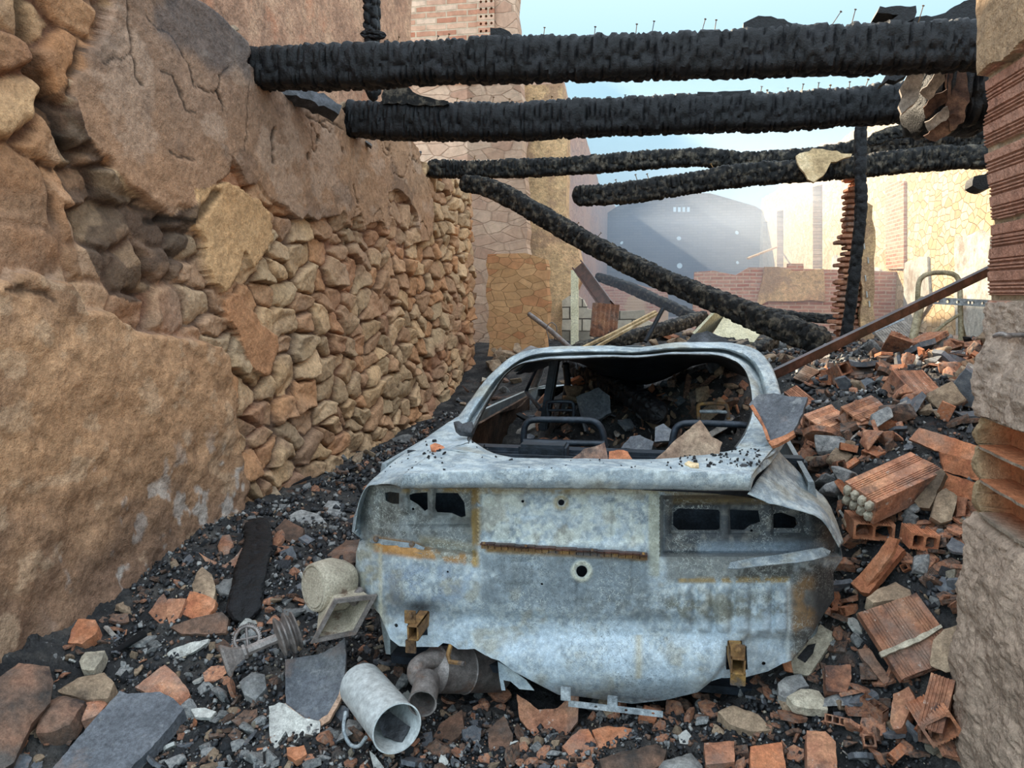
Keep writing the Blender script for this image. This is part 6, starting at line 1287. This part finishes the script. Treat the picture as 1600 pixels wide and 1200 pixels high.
def hb_mesh(name, seed, mat):
    rr = random.Random(seed); nx = rr.choice((1, 2, 3)); W_ = .30*nx+.05; me, _ = hollow_mesh(name, .9, W_, .34, nx, 1, mat, False, .16, seed, .055)
    for v in me.vertices: v.co += Vector((-.45, -W_/2, .17))
    # coarse grooves suit the small pieces
    return me
def groove_mesh(name, seed, mat):
    rr = random.Random(seed); W_ = rr.uniform(.5, .8); V = []; pr = [(0, 0)]; k = 9
    for i in range(k): y = W_*(i+.3)/k; pr += [(y, 0), (y+.01, -.025), (y+.03, -.025), (y+.04, 0)]
    pr.append((W_, 0)); poly = pr+[(W_, -.16), (0, -.16)]; n = len(poly); V = []
    for s_ in range(5):
        for (y, z) in poly: V.append((-.45+.9*s_/4+(.14*(fbm(y*5+seed, z*5+s_, 2)-.5) if s_ in (0, 4) else 0), y-W_/2, z+.06))
    Fa = [(s_*n+i, s_*n+(i+1) % n, (s_+1)*n+(i+1) % n, (s_+1)*n+i) for s_ in range(4) for i in range(n)]+[tuple(range(n)), tuple(4*n+i for i in reversed(range(n)))]
    me = mesh(name, V, Fa); bm = bmesh.new(); bm.from_mesh(me); bmesh.ops.recalc_face_normals(bm, faces=bm.faces); bm.to_mesh(me); bm.free(); me.materials.append(M[mat]); return me
PR = {}
for i in range(8):
    PR.setdefault('charcoal_chunk', []).append(chunk_mesh('charcoal_chunk', 100+i, (1, .7, .55), 'coal'))
    PR.setdefault('grey_stone', []).append(chunk_mesh('grey_stone', 200+i, (1, .75, .5), 'grey', .05))
    PR.setdefault('tan_stone', []).append(chunk_mesh('tan_stone', 300+i, (1, .75, .55), 'tanstone', .05))
    PR.setdefault('brick_chunk', []).append(chunk_mesh('brick_chunk', 400+i, (1, .7, .45), ('terra', 'terra_sooty', 'terra')[i % 3], .02))
    PR.setdefault('tile_shard', []).append(shard_mesh('tile_shard', 500+i, ('terra', 'terra_sooty', 'terra', 'sootclay')[i % 4], .13, (.0, .12, -.1)[i % 3]))
    PR.setdefault('sooty_shard', []).append(shard_mesh('sooty_shard', 600+i, ('sootclay', 'terra_sooty')[i % 2], .15, (.0, .1)[i % 2]))
    PR.setdefault('hollow_brick_piece', []).append(hb_mesh('hollow_brick_piece', 700+i, ('terra', 'terra_clean', 'terra_sooty')[i % 3]))
    PR.setdefault('grooved_brick_piece', []).append(groove_mesh('grooved_brick_piece', 800+i, ('terra', 'terra_sooty', 'terra', 'terra_clean')[i % 4]))
    PR.setdefault('pale_shard', []).append(shard_mesh('pale_shard', 900+i, ('mortar', 'white')[i % 2], .2))
    PR.setdefault('charred_splinter', []).append(chunk_mesh('charred_splinter', 950+i, (1, .22, .14), ('char', 'scorched', 'greywood')[i % 3], .01))
LAB = {'charcoal_chunk': ('black charcoal lump', 'charcoal'), 'grey_stone': ('grey soot-dusted stone', 'stone'), 'tan_stone': ('tan-brown stone', 'stone'), 'brick_chunk': ('solid lump of broken red brick', 'brick'),
       'tile_shard': ('broken clay roof tile shard', 'tile'), 'sooty_shard': ('flat shard blackened by soot', 'tile'), 'hollow_brick_piece': ('broken hollow brick piece with open chambers', 'brick'),
       'grooved_brick_piece': ('flat piece of grooved brick skin', 'brick'), 'pale_shard': ('pale mortar or plaster shard', 'plaster'), 'charred_splinter': ('burnt wood splinter', 'wood')}
NSC = [0]; CNT = {}; CAP = {'charcoal_chunk': 250, 'tile_shard': 275}
def inbb(px_, poly): return bool(inpoly(np.array([px_[0]]), np.array([px_[1]]), poly)[0])
def put(kind, p, size, rot, where, rr):
    me = rr.choice(PR[kind]); o = bpy.data.objects.new(kind, me); COL.objects.link(o)
    o.location = p; o.rotation_euler = rot; o.scale = (size,)*3; NSC[0] += 1
    tag(o, f'{LAB[kind][0]} {where}', LAB[kind][1], f'{LAB[kind][0]} pieces {where}'); return o
def hitf(u, v, gf, y0, y1):
    d = ray(u, v); Y = np.linspace(y0, y1, 160); t = Y/d[1]; z = H+d[2]*t; g = gf(d[0]*t, Y); m = z < g
    if not m.any(): return None
    k = int(np.argmax(m)); return Vector((d[0]*t[k], Y[k], float(g[k])))
def scatter(poly, n, mix, smin, smax, where, seed, gf=None, yr=None, flat=.45, lift=(.1, .35), mind=.55, avoid=True, xr=None):
    rr = random.Random(seed); ks = list(mix); ws = [mix[k] for k in ks]; us = [p[0] for p in poly]; vs_ = [p[1] for p in poly]; placed = []; tries = 0
    while len(placed) < n and tries < n*14:
        tries += 1; u = rr.uniform(min(us), max(us)); v = rr.uniform(min(vs_), max(vs_))
        if not inbb((u, v), poly): continue
        if avoid and any(min(q[0] for q in h)-2 < u < max(q[0] for q in h)+2 and inbb((u, v), h) for h in HERO): continue
        p = hit(u, v, 1.8, 12) if gf is None else hitf(u, v, gf, *yr)
        if p is None or (xr and not (xr[0] < p.x < xr[1])): continue
        s = smin*(smax/smin)**(rr.random()**1.35)
        if v > 900: s = min(s, .11)
        if avoid and s > .06:
            rp = s/p.y*F*.42
            if any(inbb((u+rp*dx, v+rp*dy), h) for h in HERO if min(q[0] for q in h)-rp < u < max(q[0] for q in h)+rp for dx, dy in ((1, 0), (-1, 0), (0, 1), (0, -1), (.7, .7), (-.7, .7))): continue
        if any((p-q).length < mind*(s+t)*.5 for q, t in placed[-400:]): continue
        placed.append((p, s)); kd = rr.choices(ks, ws)[0]
        if CNT.get(kd, 0) >= CAP.get(kd, 290): kd = rr.choice([q for q in ('grey_stone', 'sooty_shard', 'tan_stone', 'grooved_brick_piece') if CNT.get(q, 0) < 285] or ['pale_shard'])
        CNT[kd] = CNT.get(kd, 0)+1
        if kd == 'charred_splinter': s *= 1.6
        if kd == 'charcoal_chunk': s *= .8
        rot = (rr.gauss(-.12, flat), rr.gauss(0, flat), rr.uniform(0, 6.28))
        put(kd, p+Vector((0, 0, s*rr.uniform(*lift))), s, rot, where, rr)
PILE = [(1232,1200),(1232,1060),(1270,1000),(1300,950),(1322,880),(1318,820),(1290,770),(1250,735),(1232,700),(1240,640),(1222,590),(1212,578),(1300,552),(1545,545),(1525,600),(1530,700),(1530,800),(1505,880),(1495,1200)]
scatter(PILE, 320, {'brick_chunk': 2.6, 'tile_shard': 2.6, 'hollow_brick_piece': 2.0, 'grooved_brick_piece': 2.4, 'tan_stone': 1.2, 'sooty_shard': 1.2, 'pale_shard': .3, 'grey_stone': .7}, .075, .25, 'in the rubble pile right of the car', 1, lift=(.15, .5), flat=.6, mind=.42)
scatter(PILE, 330, {'brick_chunk': 3, 'tile_shard': 2, 'grey_stone': 1.3, 'charcoal_chunk': 2, 'tan_stone': 1.5, 'pale_shard': .5, 'charred_splinter': .5}, .025, .07, 'in the rubble pile right of the car', 2, lift=(.1, .6), flat=.8, mind=.35, avoid=True)
scatter([(1215,585),(1300,545),(1545,540),(1530,640),(1420,660),(1300,640),(1235,640)], 60, {'charred_splinter': 2, 'charcoal_chunk': 1, 'sooty_shard': 2, 'brick_chunk': 2, 'grooved_brick_piece': 1},   .09, .2, 'on the pile top near the steel bar', 12, lift=(.1, .35), flat=.5)
FRONT = [(640,1210),(640,1165),(700,1100),(800,1085),(900,1112),(1060,1110),(1130,1075),(1232,1045),(1240,1210)]
scatter(FRONT, 120, {'brick_chunk': 2.5, 'tile_shard': 3, 'tan_stone': 1, 'sooty_shard': 2, 'grey_stone': 1, 'pale_shard': .4, 'hollow_brick_piece': .3}, .05, .13, 'in front of the car', 3, flat=.45)
scatter(FRONT, 200, {'brick_chunk': 2, 'tile_shard': 1.5, 'grey_stone': 2, 'charcoal_chunk': 4, 'pale_shard': .6, 'charred_splinter': .5}, .018, .045, 'in front of the car', 4, flat=.8, mind=.4)
LEFT = [(0,1210),(0,1100),(60,1050),(170,960),(280,880),(350,820),(430,770),(520,725),(600,700),(720,622),(765,590),(745,625),(690,660),(600,730),(555,790),(550,900),(600,1000),(650,1100),(650,1210)]
scatter(LEFT, 320, {'grey_stone': 3, 'sooty_shard': 3, 'tile_shard': 2, 'brick_chunk': 1.8, 'tan_stone': 1.6, 'charcoal_chunk': 1.2, 'pale_shard': .5, 'charred_splinter': .6}, .05, .155, 'between the left wall and the car', 5, flat=.45, mind=.48)
scatter(LEFT, 420, {'charcoal_chunk': 5, 'grey_stone': 3.5, 'brick_chunk': 1.3, 'tile_shard': 1, 'pale_shard': .7, 'charred_splinter': .7}, .018, .05, 'between the left wall and the car', 6, flat=.8, mind=.35)
BACKL = [(765,600),(775,560),(790,532),(850,532),(830,548),(790,575),(760,610)]
scatter(BACKL, 40, {'tan_stone': 4, 'grey_stone': 1, 'pale_shard': 1}, .15, .42, 'at the far end of the left wall', 7, mind=.4)
scatter([(850,545),(1000,520),(1200,515),(1300,530),(1300,560),(1200,545),(850,545)], 60, {'tan_stone': 2, 'brick_chunk': 3, 'charred_splinter': 2, 'charcoal_chunk': 2, 'sooty_shard': 2}, .12, .35, 'beyond the car roof', 8, mind=.4, gf=G0, yr=(6.5, 14))
# burnt heap that filled the car
def HZ(x, y):
    x = np.asarray(x, float); y = np.asarray(y, float)
    return .58+.43*sstep(3.6, 5.2, y)+.22*sstep(-.2, .5, x)*sstep(3.7, 4.6, y)-.22*sstep(-.45, -.8, x)+.12*(fbm(x*3, y*3, 4)-.5)
def heap():
    xs = np.linspace(-.98, .60, 150); ys = np.linspace(3.45, 6.6, 260); X, Y = np.meshgrid(xs, ys); X = X+.05*(Y-3.4)*.5
    c = voro(X*16, Y*16, .9, 3); Z = HZ(X, Y)+.03*(c[2][..., 1]-.5)*sstep(0, .2, c[1])
    o = link('ash_heap', grid_mesh('ash_heap', np.stack([X, Y, Z], -1)), M['ash']); autosmooth(o.data, 40); tag(o, 'heap of ash and burnt rubble filling the inside of the car', 'ash', kind='stuff')
heap()
INW = [(745,690),(760,640),(800,585),(870,565),(1120,560),(1165,585),(1170,650),(1150,700),(820,712)]
mixi = {'charred_splinter': 2, 'charcoal_chunk': 2, 'sooty_shard': 3, 'tile_shard': 1.5, 'brick_chunk': 1.2, 'grey_stone': 1.2}
scatter(INW, 130, mixi, .06, .20, 'on the ash heap inside the car', 9, gf=HZ, yr=(3.5, 6.5), flat=.6, xr=(-.85, .55), avoid=False)
scatter(INW, 180, mixi, .025, .06, 'on the ash heap inside the car', 10, gf=HZ, yr=(3.5, 6.5), flat=.8, xr=(-.85, .6), avoid=False, mind=.3)
beam('charred_roof_timber', [P(884,568,5.4), P(930,590,5.0), P(985,618,4.5), P(1035,652,4.1)], .10, .11, 'charred timber fallen slanting through the car interior', 'timber', seed=61, amp=.02, cell=(20, 8))
S('interior_shard', [(908,655),(900,620),(935,605),(952,618),(955,645),(935,655)], (0,-.8,.5), .03, 'sootclay', 'grey-brown flat stone slab upright inside the car behind the left seat frame', 'slab', Y=4.5)
S('interior_shard', [(1080,640),(1076,612),(1096,606),(1130,612),(1145,640),(1140,655),(1100,655)], (0,-.8,.5), .03, 'terra_sooty', 'dull brown tile slab upright inside the car behind the right seat frame', 'tile', Y=4.5)
S('interior_shard', [(1022,690),(1024,668),(1036,662),(1050,672),(1046,688)], (0,-.8,.5), .02, 'sootclay', 'small dark pentagonal shard between the two seat frames', 'tile', Y=3.8)
S('interior_shard', [(970,700),(985,682),(1000,680),(1022,690),(1018,704)], (0,-.8,.5), .02, 'sootclay', 'bluish dark shard in the middle of the car interior', 'tile', Y=3.7)
rr = random.Random(9)
for k in range(80):
    x, y = rr.uniform(-2.4, 3.5), rr.uniform(6.8, 13); s_ = rr.uniform(.08, .3); kd = rr.choice(['tan_stone', 'grey_stone', 'brick_shard', 'sooty_shard']); kd = 'tan_stone' if kd == 'brick_shard' else kd
    put(kd, Vector((x, y, float(G(x, y))+s_*.15)), s_, (rr.gauss(0, .3), rr.gauss(0, .3), rr.random()*6), 'on the ground beyond the car', rr)
# crumbs lying on the car
rr = random.Random(77)
bpy.context.view_layer.update(); DG = bpy.context.evaluated_depsgraph_get()
def cast(u, v):
    ok, p, n_, i_, ob_, m_ = SC.ray_cast(DG, Vector((0, 0, H)), Vector(ray(u, v)).normalized()); return (p, n_, ob_) if ok else (None, None, None)
PR['cinder'] = PR['charcoal_chunk']; LAB['cinder'] = ('tiny black cinder', 'charcoal')
for (x0, x1, y0, y1, n_, s0, s1) in ((655, 800, 690, 722, 24, .007, .024), (1060, 1190, 700, 730, 90, .006, .018), (800, 1060, 719, 732, 16, .005, .012), (600, 700, 705, 745, 14, .005, .012)):
    for k in range(n_):
        p, nn, ob_ = cast(rr.uniform(x0, x1), rr.uniform(y0, y1))
        if p is None or ob_.parent is not CAR or nn.z < .4: continue
        s_ = s0*(s1/s0)**rr.random(); put('cinder', p+Vector((0, 0, s_*.2)), s_, (rr.random()*6, rr.random()*6, 0), 'lying on the boot lid of the car', rr)
# loose stones and slates along the broken wall top
for k in range(70):
    y = rr.uniform(3.2, 8.8); x = -2.62-rr.uniform(.0, .22)
    ok, p, nn, i_, ob_, m_ = SC.ray_cast(DG, Vector((x, y, 5)), Vector((0, 0, -1)))
    if not ok or not ob_.name.startswith('wall_left') or p.z < 2.75 or y < 4.4: continue
    s_ = rr.uniform(.06, .17); put(rr.choice(['sooty_shard', 'tan_stone', 'grey_stone', 'tan_stone']), p+Vector((0, 0, s_*.2)), s_, (rr.gauss(0, .3), rr.gauss(0, .3), rr.random()*6), 'on top of the left wall', rr)
S('charcoal_chunk', [(708,658),(716,656),(722,660),(738,657),(740,666),(736,674),(716,672),(709,666)], (0,-.6,.7), .03, 'coal', 'flaky black charcoal clump stuck at the foot of the left rear roof pillar', 'charcoal', Y=3.08, dome=.008)
S('charred_lump', [(1070,536),(1082,522),(1105,516),(1130,528),(1150,534),(1120,538)], (0,-1,.3), .15, 'coal', 'black burnt lump lying on the car roof', 'charred wood', Y=4.3, jag=1.5)
# ---------------------------------------------------------------- crumbs too many to count
def crumbs(name, n, mat, smin, smax, seed, label):
    g = np.random.default_rng(seed); Y = 1/(g.uniform(1/9.0, 1/1.9, n)); X = g.uniform(-1, 1, n)*np.clip(Y*.75+.1, 1, 3)
    X = np.where(Y < 3, X*.95-.25, X); m = (X > -2.62) & (X < 2.4) & ~((X > -1.12) & (X < .62) & (Y > 2.75)) & ~((X > .86) & (Y < 2.75)); X = X[m]; Y = Y[m]; k = len(X)
    s = smin*(smax/smin)**(g.random(k)**1.6)*np.clip(Y/3, .8, 2); Z = G(X, Y)+.01+s*.25
    base = np.array([(x, y, z) for x in (-.5, .5) for y in (-.5, .5) for z in (-.5, .5)], float)*(1, .75, .55)
    V = base[None]*(1+g.uniform(-.38, .38, (k, 8, 3))); q = g.normal(size=(k, 4)); q /= np.linalg.norm(q, axis=1)[:, None]; w, x, y, z = q.T
    R = np.stack([1-2*(y*y+z*z), 2*(x*y-z*w), 2*(x*z+y*w), 2*(x*y+z*w), 1-2*(x*x+z*z), 2*(y*z-x*w), 2*(x*z-y*w), 2*(y*z+x*w), 1-2*(x*x+y*y)], -1).reshape(k, 3, 3)
    V = np.einsum('kij,kvj->kvi', R, V)*s[:, None, None]+np.stack([X, Y, Z], -1)[:, None]
    Fq = np.array([(0, 1, 3, 2), (4, 6, 7, 5), (0, 4, 5, 1), (2, 3, 7, 6), (0, 2, 6, 4), (1, 5, 7, 3)]); Fa = (np.arange(k)[:, None, None]*8+Fq[None]).reshape(-1, 4)
    me = bpy.data.meshes.new(name); me.vertices.add(k*8); me.vertices.foreach_set('co', V.reshape(-1).astype('f4')); me.loops.add(Fa.size); me.polygons.add(len(Fa))
    me.loops.foreach_set('vertex_index', Fa.reshape(-1).astype('i4')); me.polygons.foreach_set('loop_start', np.arange(0, Fa.size, 4, dtype='i4')); me.update(calc_edges=True)
    tag(link(name, me, M[mat]), label, 'gravel', kind='stuff')
crumbs('charcoal_gravel', 16000, 'coal', .007, .028, 1, 'fine black charcoal gravel covering the ground')
crumbs('stone_gravel', 7000, 'grey', .006, .024, 2, 'fine grey stone gravel strewn in the ash')
crumbs('brick_gravel', 5000, 'terra_sooty', .006, .024, 3, 'fine reddish brick gravel strewn in the ash')
crumbs('plaster_gravel', 1800, 'mortar', .004, .013, 4, 'fine pale plaster crumbs strewn in the ash')
print('SCATTERED', NSC[0])
